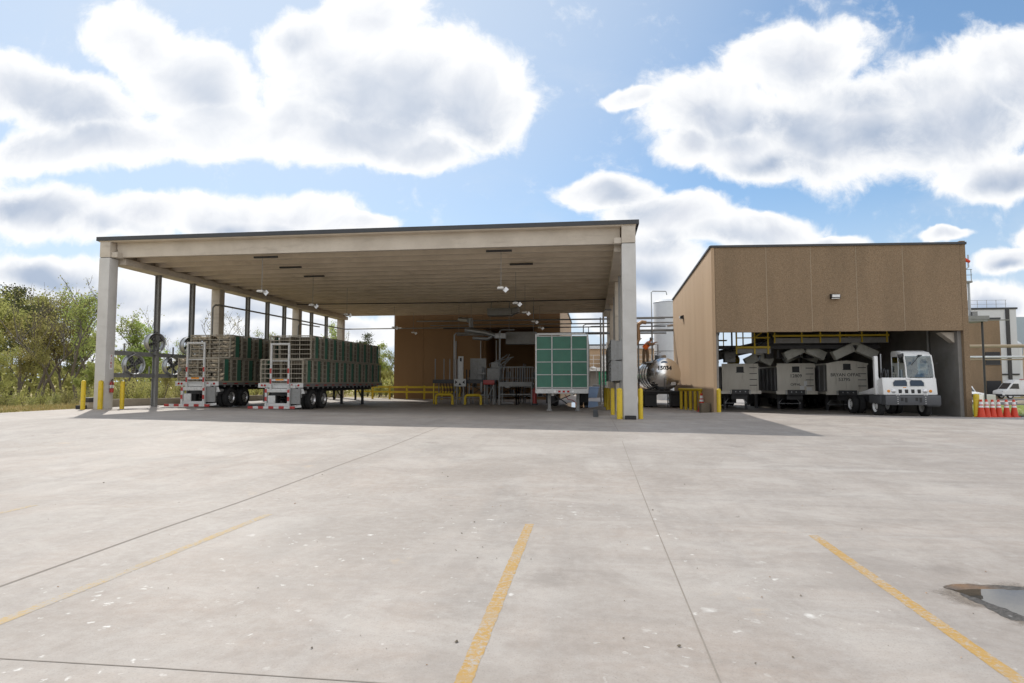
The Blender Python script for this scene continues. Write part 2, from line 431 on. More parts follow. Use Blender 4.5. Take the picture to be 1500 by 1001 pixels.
def mat_lawn():
    m, nt, b = newmat('green_lawn'); p = pos(nt)
    n = noise(nt, p, 1.1, 7, .7); c = mix_rgb(nt, ramp(nt, n, .35, .65), (.13,.17,.04), (.24,.24,.09))
    n2 = noise(nt, mapping(nt, p, sc=(.3,1,1)), .5, 5, .7); c = mix_rgb(nt, ramp(nt, n2, .52, .66, 0, .8), c, (.42,.37,.28))
    L(nt, c, b.inputs['Base Color']); b.inputs['Roughness'].default_value = .95
    return m
M['lawn'] = mat_lawn()
def mat_leaf(name, a, bcol, tr=.48):
    m = bpy.data.materials.new(name); m.use_nodes = True; nt = m.node_tree; nt.nodes.clear()
    p = pos(nt); oi = nt.nodes.new('ShaderNodeObjectInfo')
    n = noise(nt, p, .9, 4, .6); c = mix_rgb(nt, ramp(nt, n, .3, .7), a, bcol)
    n2 = noise(nt, p, 7, 3); c = mix_rgb(nt, ramp(nt, n2, .4, .7, 0, .4), c, [x*.55 for x in a])
    h = N(nt, 'ShaderNodeHueSaturation'); L(nt, c, h.inputs['Color']); h.inputs['Saturation'].default_value = .92
    L(nt, ramp(nt, oi.outputs['Random'], 0, 1, .8, 1.2, False), h.inputs['Value'])
    L(nt, ramp(nt, oi.outputs['Random'], 0, 1, .485, .515, False), h.inputs['Hue'])
    d = N(nt, 'ShaderNodeBsdfDiffuse'); t = N(nt, 'ShaderNodeBsdfTranslucent'); mx = N(nt, 'ShaderNodeMixShader'); mx.inputs[0].default_value = tr
    L(nt, h.outputs[0], d.inputs[0]); L(nt, h.outputs[0], t.inputs[0]); L(nt, d.outputs[0], mx.inputs[1]); L(nt, t.outputs[0], mx.inputs[2])
    o = N(nt, 'ShaderNodeOutputMaterial'); L(nt, mx.outputs[0], o.inputs[0])
    return m
M['leaf_spring'] = mat_leaf('spring_leaves', (.31,.325,.08), (.43,.41,.13))
M['leaf_lime'] = mat_leaf('lime_leaves', (.32,.40,.09), (.44,.48,.15))
M['leaf_olive'] = mat_leaf('olive_leaves', (.33,.335,.095), (.44,.40,.14))
M['leaf_pine'] = mat_leaf('pine_needles', (.08,.095,.035), (.14,.15,.055), .25)
M['leaf_shrub'] = mat_leaf('shrub_leaves', (.30,.305,.10), (.42,.39,.16))
M['bark'] = pmat('tree_bark', (.11,.092,.075), .9, var=.3, vs=4)
M['bark_pale'] = pmat('pale_bark', (.14,.12,.10), .9, var=.3, vs=4)

# ------------------------------------------------------------------ camera
CAM_H, FPX, YAW, PITCH = 1.65, 915.0, R(7.35), R(3.63)
cd = bpy.data.cameras.new('camera'); cam = bpy.data.objects.new('camera', cd); COL.objects.link(cam)
cd.sensor_width = 36; cd.lens = 36*FPX/1500; cd.clip_end = 3000; cd.clip_start = .05
cam.location = (0, 0, CAM_H); cam.rotation_euler = (R(90) + PITCH, 0, YAW)
SC.camera = cam
def W(x, d):      # picture column and distance -> ground coordinates
    t = (x - 750) / FPX
    return ((math.cos(YAW)*t - math.sin(YAW))*d, (math.cos(YAW) + math.sin(YAW)*t)*d)
def WZ(y, d): return CAM_H + (558.5 - y)*d/FPX

# ------------------------------------------------------------------ sun and sky
SUN_DIR = Vector((-.58, .78, 1.0)).normalized()      # towards the sun
sl = bpy.data.lights.new('sun', 'SUN'); sl.energy = 3.6; sl.angle = R(.55); sl.color = (1.0, .955, .88)
so = bpy.data.objects.new('sun', sl); COL.objects.link(so)
so.rotation_euler = SUN_DIR.to_track_quat('Z', 'Y').to_euler()
EL = math.asin(SUN_DIR.z); AZ = math.atan2(SUN_DIR.x, SUN_DIR.y)
wd = bpy.data.worlds.new('World'); SC.world = wd; wd.use_nodes = True
nt = wd.node_tree; nt.nodes.clear()
sky = N(nt, 'ShaderNodeTexSky', sky_type='NISHITA'); sky.sun_disc = False
sky.sun_elevation = EL; sky.sun_rotation = AZ; sky.air_density = 1.0; sky.dust_density = .15; sky.ozone_density = 1.5
gen = N(nt, 'ShaderNodeTexCoord').outputs['Generated']
def dotv(v):
    n = N(nt, 'ShaderNodeVectorMath', operation='DOT_PRODUCT'); L(nt, gen, n.inputs[0]); n.inputs[1].default_value = v; return n.outputs['Value']
df = dotv((-math.sin(YAW), math.cos(YAW), 0)); dr = dotv((math.cos(YAW), math.sin(YAW), 0)); dz = dotv((0,0,1))
dfc = mth(nt, 'MAXIMUM', df, .12)
cu = N(nt, 'ShaderNodeCombineXYZ'); L(nt, mth(nt, 'DIVIDE', dr, dfc), cu.inputs[0]); L(nt, mth(nt, 'DIVIDE', dz, dfc), cu.inputs[1])
uv = cu.outputs[0]
def sky_uv(x, y):
    u = (x-750)/FPX; v = -(y-500.5)/FPX
    c, s = math.cos(PITCH), math.sin(PITCH)
    f = c - v*s; z = s + v*c
    return u/f, z/f
# drift the outlines with noise so nothing stays an ellipse
def warp(v, scale, amt, detail=3, off=(0,0,0)):
    n = noise(nt, mapping(nt, v, loc=off), scale, detail, .6, out=1)
    s = N(nt, 'ShaderNodeVectorMath', operation='SUBTRACT'); L(nt, n, s.inputs[0]); s.inputs[1].default_value = (.5,.5,.5)
    k = N(nt, 'ShaderNodeVectorMath', operation='SCALE'); L(nt, s.outputs[0], k.inputs[0]); k.inputs['Scale'].default_value = amt
    a = N(nt, 'ShaderNodeVectorMath', operation='ADD'); L(nt, v, a.inputs[0]); L(nt, k.outputs[0], a.inputs[1])
    return a.outputs[0]
def blobs(lst, vec):
    out = None; vin = vec
    for i, (x, y, rx, ry, ro) in enumerate(lst):
        a, b_ = sky_uv(x, y)
        if i % 7 == 6:      # a vanishing dependency keeps the evaluation sequential
            ma = N(nt, 'ShaderNodeVectorMath', operation='MULTIPLY_ADD'); L(nt, out, ma.inputs[0]); ma.inputs[1].default_value = (1e-7,1e-7,0); L(nt, vec, ma.inputs[2]); vin = ma.outputs[0]
        mp = mapping(nt, vin, (a, b_, 0), (0,0,R(ro)), (rx/FPX*1.25, ry/FPX*1.25, 1), 'TEXTURE')
        g = N(nt, 'ShaderNodeTexGradient', gradient_type='SPHERICAL'); L(nt, mp, g.inputs[0])
        o = g.outputs['Fac']
        out = o if out is None else mth(nt, 'SMOOTH_MAX', out, o, .12)
    return out
def flat(v):
    n = N(nt, 'ShaderNodeVectorMath', operation='MULTIPLY'); L(nt, v, n.inputs[0]); n.inputs[1].default_value = (1,1,0); return n.outputs[0]
CL = [(30,120,130,60,-12),(110,150,150,60,-15),(200,55,100,60,-30),(290,125,120,70,-25),(150,215,210,45,0),(330,190,110,55,0),
      (560,130,220,105,0),(470,75,110,75,0),(550,20,80,60,0),(690,145,115,85,-10),(520,205,150,55,0),(620,225,95,32,0),(430,190,90,70,0),
      (50,305,120,48,-8),(190,322,140,36,0),(330,322,110,36,0),(430,322,110,36,0),(510,335,90,20,0),
      (70,392,110,30,0),(160,430,190,45,0),(60,470,150,40,0),(330,440,200,40,0),(300,500,240,40,0),(520,480,120,30,0),(560,420,150,14,0),
      (1040,165,120,80,0),(925,140,60,16,10),(1170,80,120,62,0),(1235,190,190,95,-5),(1390,180,150,105,0),(1490,120,110,85,0),(1460,265,130,45,0),(1090,225,110,50,0),(1000,215,60,40,0),
      (885,285,80,34,0),(990,325,110,42,0),(1110,340,120,32,0),(960,390,90,60,0),(920,450,90,50,0),(1210,352,70,16,0),
      (1385,346,42,9,0),(1482,388,70,20,0),(1450,440,90,34,0),(1560,360,80,30,0),
      (-150,280,200,120,0),(1720,260,180,130,0),(300,-150,240,90,0),(1200,-220,300,90,0)]
wuv = flat(warp(warp(uv, 4.0, .10, 2), 14, .03, 3, (3,1,0)))
base = blobs(CL, wuv)
bil = noise(nt, wuv, 9, 8, .62)
fin = noise(nt, wuv, 34, 6, .65)
den = mth(nt, 'ADD', base, mth(nt, 'MULTIPLY', mth(nt, 'SUBTRACT', bil, .5), .62))
den = mth(nt, 'ADD', den, mth(nt, 'MULTIPLY', mth(nt, 'SUBTRACT', fin, .5), .32))
mask = ramp(nt, den, .12, .38)
# soft high veil
veil = ramp(nt, noise(nt, mapping(nt, wuv, sc=(1,2.2,1)), 2.6, 7, .6), .5, .8, 0, .35)
GR = [(100,150,140,50,-14),(20,190,120,45,0),(300,130,80,45,-20),(600,165,170,72,0),(700,195,80,40,0),(425,62,45,28,0),(540,190,100,45,0),
      (30,318,110,34,0),(200,342,110,18,0),(60,408,110,16,0),(170,450,200,18,0),(350,352,110,12,0),(300,470,200,16,0),(120,510,220,14,0),
      (1270,125,110,34,0),(1300,205,170,40,0),(1480,190,90,50,0),(1130,190,110,34,0),(1150,250,110,20,0),(1470,280,100,22,0),
      (925,296,60,24,0),(1020,352,110,20,0),(930,400,80,26,0),(900,460,90,22,0),(1480,400,60,10,0),(1450,462,80,14,0)]
gsh = blobs([(x_, y_, rx_*1.25, ry_*1.3, ro_) for x_, y_, rx_, ry_, ro_ in GR], flat(warp(uv, 5, .12, 2, (7,2,0))))
gsh = ramp(nt, mth(nt, 'ADD', gsh, mth(nt, 'MULTIPLY', mth(nt, 'SUBTRACT', noise(nt, wuv, 5, 4, .5), .5), .28)), -.08, 1.05)
relief = mth(nt, 'SUBTRACT', noise(nt, mapping(nt, wuv, loc=(-.02,.03,0)), 8, 4, .55), noise(nt, wuv, 8, 4, .55))
gsh = mth(nt, 'ADD', gsh, mth(nt, 'MULTIPLY', relief, 1.3), None, True)
gsh = mth(nt, 'MULTIPLY', gsh, ramp(nt, den, .25, .78, 0, .95))
inner = mix_rgb(nt, ramp(nt, bil, .32, .66), (7.3,7.65,8.4), (9.8,9.95,10.2))
lightc = mix_rgb(nt, ramp(nt, den, .36, .92), (10.4,10.45,10.5), inner)
cloudc = mix_rgb(nt, gsh, lightc, (4.1,5.0,6.5))
# brighter towards the sun, as cloud and air are there
sd = dotv(tuple(SUN_DIR)); glow = ramp(nt, sd, .72, .99)
cloudc = mix_rgb(nt, mth(nt, 'MULTIPLY', glow, .35), cloudc, (11.5,11.5,11.5))
skyb = N(nt, 'ShaderNodeVectorMath', operation='MULTIPLY_ADD'); L(nt, sky.outputs[0], skyb.inputs[0]); skyb.inputs[1].default_value = (1.02,1.10,1.14); skyb.inputs[2].default_value = (.5,.95,1.45)
skyb = mix_rgb(nt, ramp(nt, dz, .0, .30, 1, 0), skyb.outputs[0], (6.6,7.6,8.9))
sdg = ramp(nt, dotv(tuple(SUN_DIR)), .62, .97, 0, .6)
skyb = mix_rgb(nt, sdg, skyb, (8.2,9.0,9.8))
skyc = mix_rgb(nt, veil, skyb, (7.2,8.0,9.0))
frontc = mix_rgb(nt, mask, skyc, cloudc)
# the half of the sky behind the viewer: unseen broken cloud, brightened to fill the shaded areas
pz = N(nt, 'ShaderNodeVectorMath', operation='DIVIDE'); L(nt, gen, pz.inputs[0])
cz = N(nt, 'ShaderNodeCombineXYZ'); zz = mth(nt, 'ADD', mth(nt, 'MAXIMUM', dz, 0), .22)
for i in range(3): L(nt, zz, cz.inputs[i])
L(nt, cz.outputs[0], pz.inputs[1])
bk = noise(nt, pz.outputs[0], 1.5, 8, .6, .3)
backc = mix_rgb(nt, ramp(nt, bk, .38, .55), skyb, mix_rgb(nt, ramp(nt, bk, .55, .75), (14.5,14.3,14), (10.5,10.6,11)))
wc = mix_rgb(nt, ramp(nt, df, .10, .30), backc, frontc)
bg = N(nt, 'ShaderNodeBackground'); L(nt, wc, bg.inputs[0]); bg.inputs[1].default_value = .1
wo = N(nt, 'ShaderNodeOutputWorld'); L(nt, bg.outputs[0], wo.inputs[0])
SC.view_settings.view_transform = 'Standard'; SC.view_settings.look = 'None'
SC.view_settings.exposure = 0.0; SC.view_settings.gamma = 1.0
SC.render.engine = 'CYCLES'
SC.cycles.max_bounces = 7; SC.cycles.diffuse_bounces = 5; SC.cycles.use_denoising = True
wd.cycles.sampling_method = 'NONE'
# ------------------------------------------------------------------ ground sheets
def sheet(name, xs, ys, mat, dz, fn=gz, kind='structure'):
    m = MB()
    vs = [(x, y, fn(x, y) + dz) for y in ys for x in xs]; nx = len(xs)
    m.add(vs, [(j*nx+i, j*nx+i+1, (j+1)*nx+i+1, (j+1)*nx+i) for j in range(len(ys)-1) for i in range(nx-1)])
    o = m.build(name, mat, smooth=True, loc=(0,0,0), recalc=False); o['kind'] = kind
    return o
def fr(a, b, s):
    n = max(1, round((b-a)/s)); return [a + (b-a)*i/n for i in range(n+1)]
sheet('ground', [-900,-300,-120] + fr(-70, 70, 2) + [120,300,900], [-600,-100,-30,-16] + fr(-12, 92, 2) + [120,200,400,1200], M['grass'], -.06)
sheet('concrete_lot', fr(-22.6, 60, .5), [-30,-20,-12,-6] + fr(-4, 32.0, .4), M['lot'], 0)
sheet('canopy_floor', fr(-22.6, 17.3, .5), fr(32.0, 54, .5), M['lot'], 0)
sheet('service_yard', fr(-14, 60, 1.5), fr(54, 140, 2), M['lot'], -.02)
sheet('lawn', fr(18.2, 60, 1), fr(32.4, 62, 1), M['lawn'], .03)
sheet('access_road', fr(18.2, 110, 2), fr(63, 74, 1), M['asphalt'], .03)

def strip(pts, w, mat, name, dz, step=.3, parent=None, rag=0):
    m = MB(); P = []
    for (a, b) in zip(pts[:-1], pts[1:]):
        n = max(1, int(math.hypot(b[0]-a[0], b[1]-a[1])/step))
        for i in range(n): P.append((a[0]+(b[0]-a[0])*i/n, a[1]+(b[1]-a[1])*i/n))
    P.append(pts[-1]); vs = []
    for i, (x, y) in enumerate(P):
        a = P[max(0, i-1)]; b = P[min(len(P)-1, i+1)]; dx, dy = b[0]-a[0], b[1]-a[1]; l = math.hypot(dx, dy)
        ww = w/2 + rag*(mnoise.noise(Vector((x*9, y*9, 1))) + .7*mnoise.noise(Vector((x*31, y*31, 2)))); nx, ny = -dy/l*ww, dx/l*ww
        vs += [(x+nx, y+ny, gz(x+nx, y+ny)+dz), (x-nx, y-ny, gz(x-nx, y-ny)+dz)]
    m.add(vs, [(2*i, 2*i+1, 2*i+3, 2*i+2) for i in range(len(P)-1)])
    return m.build(name, mat, parent, loc=(0,0,0), recalc=False)
def ground_pt(x, y):      # where the view through a picture point meets the lot
    d = 5.0
    for _ in range(40):
        X, Y = W(x, d); e = CAM_H - gz(X, Y); d = .5*d + .5*(e*FPX/(y-558.5))
    return W(x, d)
# yellow stall lines
for i, (px, faded, lab) in enumerate([
      (((400,750),(-120,957)), True, 'pale worn yellow stall line slanting across the left foreground'),
      (((775.5,764),(640,1080)), False, 'scuffed yellow stall line in the middle foreground running towards the viewer'),
      (((1183.5,780),(1600,1075)), False, 'bright yellow stall line in the right foreground beside the puddle'),
      (((62,737),(-60,765)), True, 'short faded yellow line end at the far left of the lot')]):
    a = ground_pt(*px[0]); b = ground_pt(*px[1])
    o = strip([a, b], .102, M['line_faded'] if faded else M['line'], 'parking_line', .0015, .03, None, .007)
    o['kind'] = 'structure'; o['label'] = lab
# saw-cut joints
for px, w in ((((-100,893),(0,858),(250,769),(500,680),(649,624)), .030), (((910,645),(1000,874),(1062,1025)), .011), (((-40,949),(240,965),(560,986),(760,1001)), .009), (((905,632),(890,606)), .014)):
    P = [ground_pt(*p) for p in px]
    o = strip(P, w, M['joint'], 'pavement_joint', .0025); o['kind'] = 'structure'

# puddle in a shallow worn patch
def mat_puddle():
    m, nt, b = newmat('puddle_water')
    b.inputs['Base Color'].default_value = (.055,.05,.043,1); b.inputs['Roughness'].default_value = .015
    b.inputs['IOR'].default_value = 1.45; b.inputs['Specular IOR Level'].default_value = .9
    bump(nt, b, noise(nt, pos(nt), 3.5, 2), .015, .02)
    return m
def mat_wet(name='wet_gravelly_rim', a=(.05,.046,.042), b2=(.13,.122,.115), e0=.0, e1=.045, specks=True, rust=.7):
    m, nt, b = newmat(name); p = pos(nt)
    n = noise(nt, p, 30, 6, .75); c = mix_rgb(nt, ramp(nt, n, .35, .65), a, b2)
    if specks:
        v = N(nt, 'ShaderNodeTexVoronoi'); v.inputs['Scale'].default_value = 11; L(nt, p, v.inputs['Vector'])
        se = nt.nodes.new('ShaderNodeSeparateColor'); L(nt, v.outputs['Color'], se.inputs[0])
        k = mth(nt, 'MULTIPLY', ramp(nt, v.outputs['Distance'], .3, .14), ramp(nt, se.outputs[0], .7, .72))
        c = mix_rgb(nt, k, c, (.75,.74,.72))
    c = mix_rgb(nt, ramp(nt, noise(nt, p, 1.1, 4), .48, .66, 0, rust), c, (.28,.16,.08))
    L(nt, c, b.inputs['Base Color']); L(nt, ramp(nt, n, .3, .7, .6, .9), b.inputs['Roughness']); b.inputs['Specular IOR Level'].default_value = .25; bump(nt, b, n, .7, .03)
    at = N(nt, 'ShaderNodeAttribute', attribute_name='edge')
    ed = mth(nt, 'ADD', at.outputs['Fac'], mth(nt, 'MULTIPLY', mth(nt, 'SUBTRACT', noise(nt, p, 11, 6, .75), .5), e1*1.6))
    L(nt, ramp(nt, ed, e1*.3, e1*1.5), b.inputs['Alpha'])
    return m
def outline(pts, dz, seed, wob, name, mat, sub=10):
    P = [ground_pt(*p) for p in pts]; n = len(P); Q = []
    for i in range(n):
        p0, p1, p2, p3 = [Vector(P[(i+k-1) % n]) for k in range(4)]
        for s in range(sub):
            t = s/sub
            q = .5*((2*p1) + (p2-p0)*t + (2*p0-5*p1+4*p2-p3)*t*t + (3*p1-p0-3*p2+p3)*t**3)
            k = mnoise.noise(Vector((q.x*4, q.y*4, seed)))*wob + mnoise.noise(Vector((q.x*14, q.y*14, seed)))*wob*.4
            Q.append((q.x + k, q.y + k*.7))
    m = MB(); c = (sum(q[0] for q in Q)/len(Q), sum(q[1] for q in Q)/len(Q))
    m.add([(x, y, gz(x, y)+dz) for x, y in Q] + [(c[0], c[1], gz(*c)+dz)], [(i, (i+1) % len(Q), len(Q)) for i in range(len(Q))])
    o = m.build(name, mat, loc=(0,0,0), recalc=False); o['kind'] = 'structure'
    at = o.data.attributes.new('edge', 'FLOAT', 'POINT'); at.data.foreach_set('value', [0.0]*len(Q) + [1.0])
    return o
M['puddle'] = mat_puddle(); M['wet'] = mat_wet(); M['damp'] = mat_wet('damp_concrete', (.22,.18,.145), (.30,.26,.22), 0, .34, False, .5)
o = outline([(1335,855),(1375,843),(1420,843),(1470,843),(1540,846),(1660,852),(1680,965),(1560,948),(1495,922),(1440,902),(1385,880)], .001, 3, .12, 'damp_patch', M['damp'])
o['label'] = 'damp stained concrete round the puddle'

o = outline([(1367,853),(1385,848),(1420,849),(1470,850),(1540,853),(1640,860),(1640,950),(1560,935),(1500,910),(1450,893),(1405,873)], .0015, 1, .09, 'wet_patch', M['wet'])
o['label'] = 'dark gravelly rim of the puddle'
o = outline([(1384,858),(1408,856),(1440,857.5),(1490,858),(1560,862),(1620,868),(1620,925),(1560,915),(1500,902),(1450,884),(1415,870)], .003, 5, .07, 'puddle', M['puddle'])
o['label'] = 'rain puddle mirroring sky and brown wall'

o = outline([(829,591),(845,589),(862,588),(884,589.5),(880,593),(868,596.5),(845,597),(832,595)], .004, 9, .08, 'wet_floor', M['puddle']); o['label'] = 'shallow sheet of water shining on the canopy floor'
m = MB(); q = [ground_pt(*p) for p in ((868,611),(876,611),(875,600),(868.5,600))]; m.add([(x, y, gz(x, y)+.006) for x, y in q], [(0,1,2,3)]); o = m.build('floor_drain', M['darksteel'], None, loc=(0,0,0), recalc=False); tag(o, None, None, None, 'structure')
# ------------------------------------------------------------------ canopy
XL0, XL1, XR0, XR1 = -21.79, -21.28, 1.19, 1.74        # column faces
CY = [25.0, 33.3, 43.1, 51.2]
YF, YB = 25.0, 51.8
can = empty('canopy', (-10, 25, 0), 'long open concrete canopy on tall square columns sheltering the cage trailers', 'canopy')
m = MB(); m.box(XL0-.05, YF, 7.86, 1.77, YB, 7.95); m.build('roof_slab', M['tee'], can)
m = MB(); m.box(XL0-.09, YF-.03, 7.953, 1.83, YB+.03, 8.07); m.box(XL0-.11, YF-.06, 7.90, 1.85, YF-.031, 8.075)
m.box(XL0-.14, YF-.06, 7.90, XL0-.111, YB+.06, 8.075); m.box(1.851, YF-.06, 7.90, 1.88, YB+.06, 8.075); m.build('roof_edge', M['flash'], can)
y = YF + .48; k = 0
while y < YB - .2:
    m = MB(); zb = 7.22
    m.prism([(y-.085, zb), (y+.085, zb), (y+.14, 7.858), (y-.14, 7.858)], 'x', XL1+.05, XR0-.05)
    m.build('roof_rib', M['tee'] if k else M['precast'], can); y += 1.22; k += 1
for nm, xa, xb, la, lb in (('l', XL0, XL0+.32, XL0+.321, XL1+.28), ('r', XR1-.32, XR1, XR0-.28, XR1-.321)):
    m = MB(); m.box(xa, YF+.62, 6.93, xb, YB-.1, 7.855); m.box(la, YF+.62, 6.93, lb, YB-.1, 7.215)
    m.build('edge_beam', M['precast'], can, bevel=.015)
for side, (xa, xb) in enumerate(((XL0, XL1), (XR0, XR1))):
    for j, cy in enumerate(CY):
        m = MB(); m.box(xa, cy, gz(xa, cy)-.3, xb, cy+.52, 7.14 if j == 0 else 6.92)
        c = m.build('column', M['column'] if j == 0 else M['precast'], can, bevel=.02)
        if j == 0:
            m = MB(); m.box(xa+.004, cy+.003, 7.165, xb-.004, cy+.517, 7.855)
            lx = xb if side == 0 else xa
            m.box(lx-.002, cy+.08, 7.165, lx+(.3 if side == 0 else -.3), cy+.51, 7.40); m.build('column_cap', M['precast'], c, bevel=.015)
            m = MB(); m.box(xa+.03, cy+.03, 7.141, xb-.03, cy+.49, 7.164); m.build('bearing_pad', M['black'], c)
for yy in (28.5, 31.2, 36.7, 39.1, 41.4, 45.7, 48.4):
    m = MB(); x = -21.52; z0 = gz(x, yy)
    m.box(x-.11, yy-.1, z0, x-.085, yy+.1, 6.90); m.box(x+.085, yy-.1, z0, x+.11, yy+.1, 6.90); m.box(x-.084, yy-.012, z0, x+.084, yy+.012, 6.90)
    m.box(x-.16, yy-.16, z0-.1, x+.16, yy+.16, z0+.02); m.box(x-.17, yy-.13, 6.901, x+.17, yy+.13, 6.928)
    m.build('steel_post', M['greysteel'], can)
# dark flat sensors / blanking plates on the ceiling
for (x, y) in ((-14.4,25.9),(-14.5,28.4),(-14.5,31.0),(-3.9,25.9),(-3.3,29.0)):
    m = MB(); m.box(x-.55, y-.05, 7.12, x+.55, y+.05, 7.20); m.build('ceiling_channel', M['darksteel'], can)

# hanging lamps
def lamp(x, y, lab):
    r = empty('hanging_lamp', (x, y, 5.6), lab, 'lamp', 'lamps hanging under the canopy')
    m = MB(); m.cyl((x, y, 5.67), (x, y, 7.22), .012, n=6); m.build('rod', M['greysteel'], r)
    m = MB(); m.prism([(-.15,.0),(.15,.0),(.11,.07),(-.11,.07)], 'y', -.18, .18); m.move(lambda p: p + Vector((x, y, 5.6))); h = m.build('lamp_housing', M['worn_white'], r)
    m = MB(); m.box(x-.13, y-.16, 5.583, x+.13, y+.16, 5.598); m.build('diffuser', M['diffuser'], h)
    m = MB(); m.beam((x+.15, y, 5.62), (x+.27, y, 5.50), .2, .015, (0,1,0)); m.build('reflector', M['alu'], h)
    return r
for i, y in enumerate((26.3, 31.5, 35.9, 41.3, 46.2)):
    lamp(-3.87, y, f'rod-hung lamp, {ORD[i]} from the front in the row over the green-fronted trailer')
for i, y in enumerate((25.9, 31.0, 35.6, 44.6, 49.6)):
    lamp(-14.55, y, f'rod-hung lamp, {ORD[i]} from the front in the row over the middle cage trailer')

# pipes
def pipe(name, pts, r, mat, lab, cat='pipe', n=8, group=None, brackets=()):
    m = MB(); m.tube(pts, r, n); o = m.build(name, mat, None, smooth=True, loc=pts[0]); tag(o, lab, cat, group)
    return o
pipe('sprinkler_pipe', [(-20.9,42.0,7.12),(-9,42.0,7.05),(1.0,42.0,7.12)], .035, M['darksteel'], 'thin dark pipe running straight across the canopy ceiling')
pipe('water_pipe', [(-21.1,32.4,.4),(-21.1,32.4,5.75),(-21.08,32.6,5.93),(-21.05,33.0,5.97),(-21.0,41,6.02),(-20.9,50.5,6.05),(-20.7,51.0,6.08),(-20.3,51.1,6.1),(-9.8,51.1,6.12)], .05, M['greysteel'], 'grey water pipe rising behind the loaded trailer and following the left eave')
pipe('drop_pipe', [(-21.1,42.7,.3),(-21.1,42.7,5.6),(-21.06,42.8,5.78),(-21.0,43,5.8),(-21.0,46,5.85)], .045, M['greysteel'], 'grey drop pipe by the third left column behind the cages')
for i, (z, y) in enumerate(((6.62,50.4),(6.25,50.2),(5.95,49.9),(5.42,49.6))):
    pipe('rack_pipe', [(-14.5 + i*1.2,y,z),(-5,y,z),(5.7,y,z)], (.06,.045,.045,.10)[i], (M['steel'],M['greysteel'],M['darksteel'],M['steel'])[i], 'horizontal pipe of the rack behind the canopy, ' + ('topmost','second from the top','third from the top','thickest and lowest')[i], 'pipe', group='pipes on the rear rack')
pipe('loop_pipe', [(-.7,49.3,5.4),(-.7,49.3,6.0),(-.5,49.3,6.12),(.5,49.3,6.12),(.9,49.3,6.12)], .04, M['greysteel'], 'small bent pipe loop standing on the rear pipe rack')
pipe('loop_pipe', [(-.3,49.35,5.4),(-.3,49.35,5.85),(-.1,49.35,5.95),(.6,49.35,5.95)], .03, M['greysteel'], 'smaller bent pipe nested under the loop on the rear rack')

# ------------------------------------------------------------------ brown building with the offal bays
BX0, BX1, BYF, BYB = 5.8, 17.3, 31.3, 46.1
bay = empty('bay_building', (11.5, 31.3, 0), 'brown precast building with a tall open truck bay and the white yard tractor', 'building')
xs = [BX0+.16, 8.38, 10.43, 12.48, 14.55, 17.06]; zt = [8.2, 8.18, 8.15, 8.12, 8.09, 8.05]
for i in range(5):
    m = MB(); g = .013
    a, b = xs[i]+g, xs[i+1]-g
    m.add([(a,BYF,4.02),(b,BYF,4.0),(b,BYF+.2,4.0),(a,BYF+.2,4.02),(a,BYF,zt[i]),(b,BYF,zt[i+1]),(b,BYF+.2,zt[i+1]),(a,BYF+.2,zt[i])],
          [(0,3,2,1),(4,5,6,7),(0,1,5,4),(1,2,6,5),(2,3,7,6),(3,0,4,7)])
    m.build('wall_panel', M['agg'], bay)
    if i: 
        m = MB(); m.box(xs[i]-.02, BYF+.006, 4.03, xs[i]+.02, BYF+.19, zt[i]-.03); m.build('panel_joint', M['seam'], bay)
def side_wall(x0, x1, name, mat):
    m = MB(); z = lambda y: 8.2 - (y-BYF)*.047
    ys = fr(BYF, BYB, 2.45)
    for a, b in zip(ys[:-1], ys[1:]):
        a += .008; b -= .008
        m.add([(x0,a,-.5),(x1,a,-.5),(x1,b,-.5),(x0,b,-.5),(x0,a,z(a)),(x1,a,z(a)),(x1,b,z(b)),(x0,b,z(b))],
              [(0,3,2,1),(4,5,6,7),(0,1,5,4),(1,2,6,5),(2,3,7,6),(3,0,4,7)])
    return m.build(name, mat, bay)
side_wall(BX0, BX0+.16, 'side_wall', M['tan'])  # same brown wall as the front, sunlight put into a lighter colour
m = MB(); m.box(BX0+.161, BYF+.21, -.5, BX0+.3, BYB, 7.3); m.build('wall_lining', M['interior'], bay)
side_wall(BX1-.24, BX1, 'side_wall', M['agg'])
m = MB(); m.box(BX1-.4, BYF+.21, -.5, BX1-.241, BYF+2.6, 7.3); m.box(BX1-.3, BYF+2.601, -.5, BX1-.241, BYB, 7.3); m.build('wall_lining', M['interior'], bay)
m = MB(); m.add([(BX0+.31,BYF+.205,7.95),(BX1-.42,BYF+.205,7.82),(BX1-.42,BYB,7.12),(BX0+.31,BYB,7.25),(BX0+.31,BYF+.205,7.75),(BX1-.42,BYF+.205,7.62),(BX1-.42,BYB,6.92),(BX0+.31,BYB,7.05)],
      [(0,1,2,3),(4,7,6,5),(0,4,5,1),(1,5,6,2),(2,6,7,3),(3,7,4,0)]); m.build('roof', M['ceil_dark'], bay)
m = MB(); m.beam((BX0-.03,BYF-.03,8.235),(BX1+.03,BYF-.03,8.085),.08,.1); m.beam((BX0-.03,BYF+.012,8.235),(BX0-.03,BYB,7.54),.08,.09)
m.beam((BX1+.03,BYF+.012,8.085),(BX1+.03,BYB,7.4),.08,.09); m.build('roof_edge', M['flash'], bay)
m = MB(); m.box(BX0+.16, BYB-.2, 5.9, BX1-.24, BYB-.01, 7.0); m.box(11.2, BYB-.2, -.5, BX1-.24, BYB-.01, 5.9); m.build('back_wall', M['interior'], bay)
m = MB(); m.cyl((BX1-.47, BYF+2.68, 0), (BX1-.47, BYF+2.68, 7.2), .07, n=10); m.build('conduit', M['greysteel'], bay, smooth=True)
m = MB(); m.box(BX1-.72, BYF+2.2, .75, BX1-.41, BYF+2.75, 1.15); m.build('electrical_box', M['greysteel'], bay, bevel=.02)
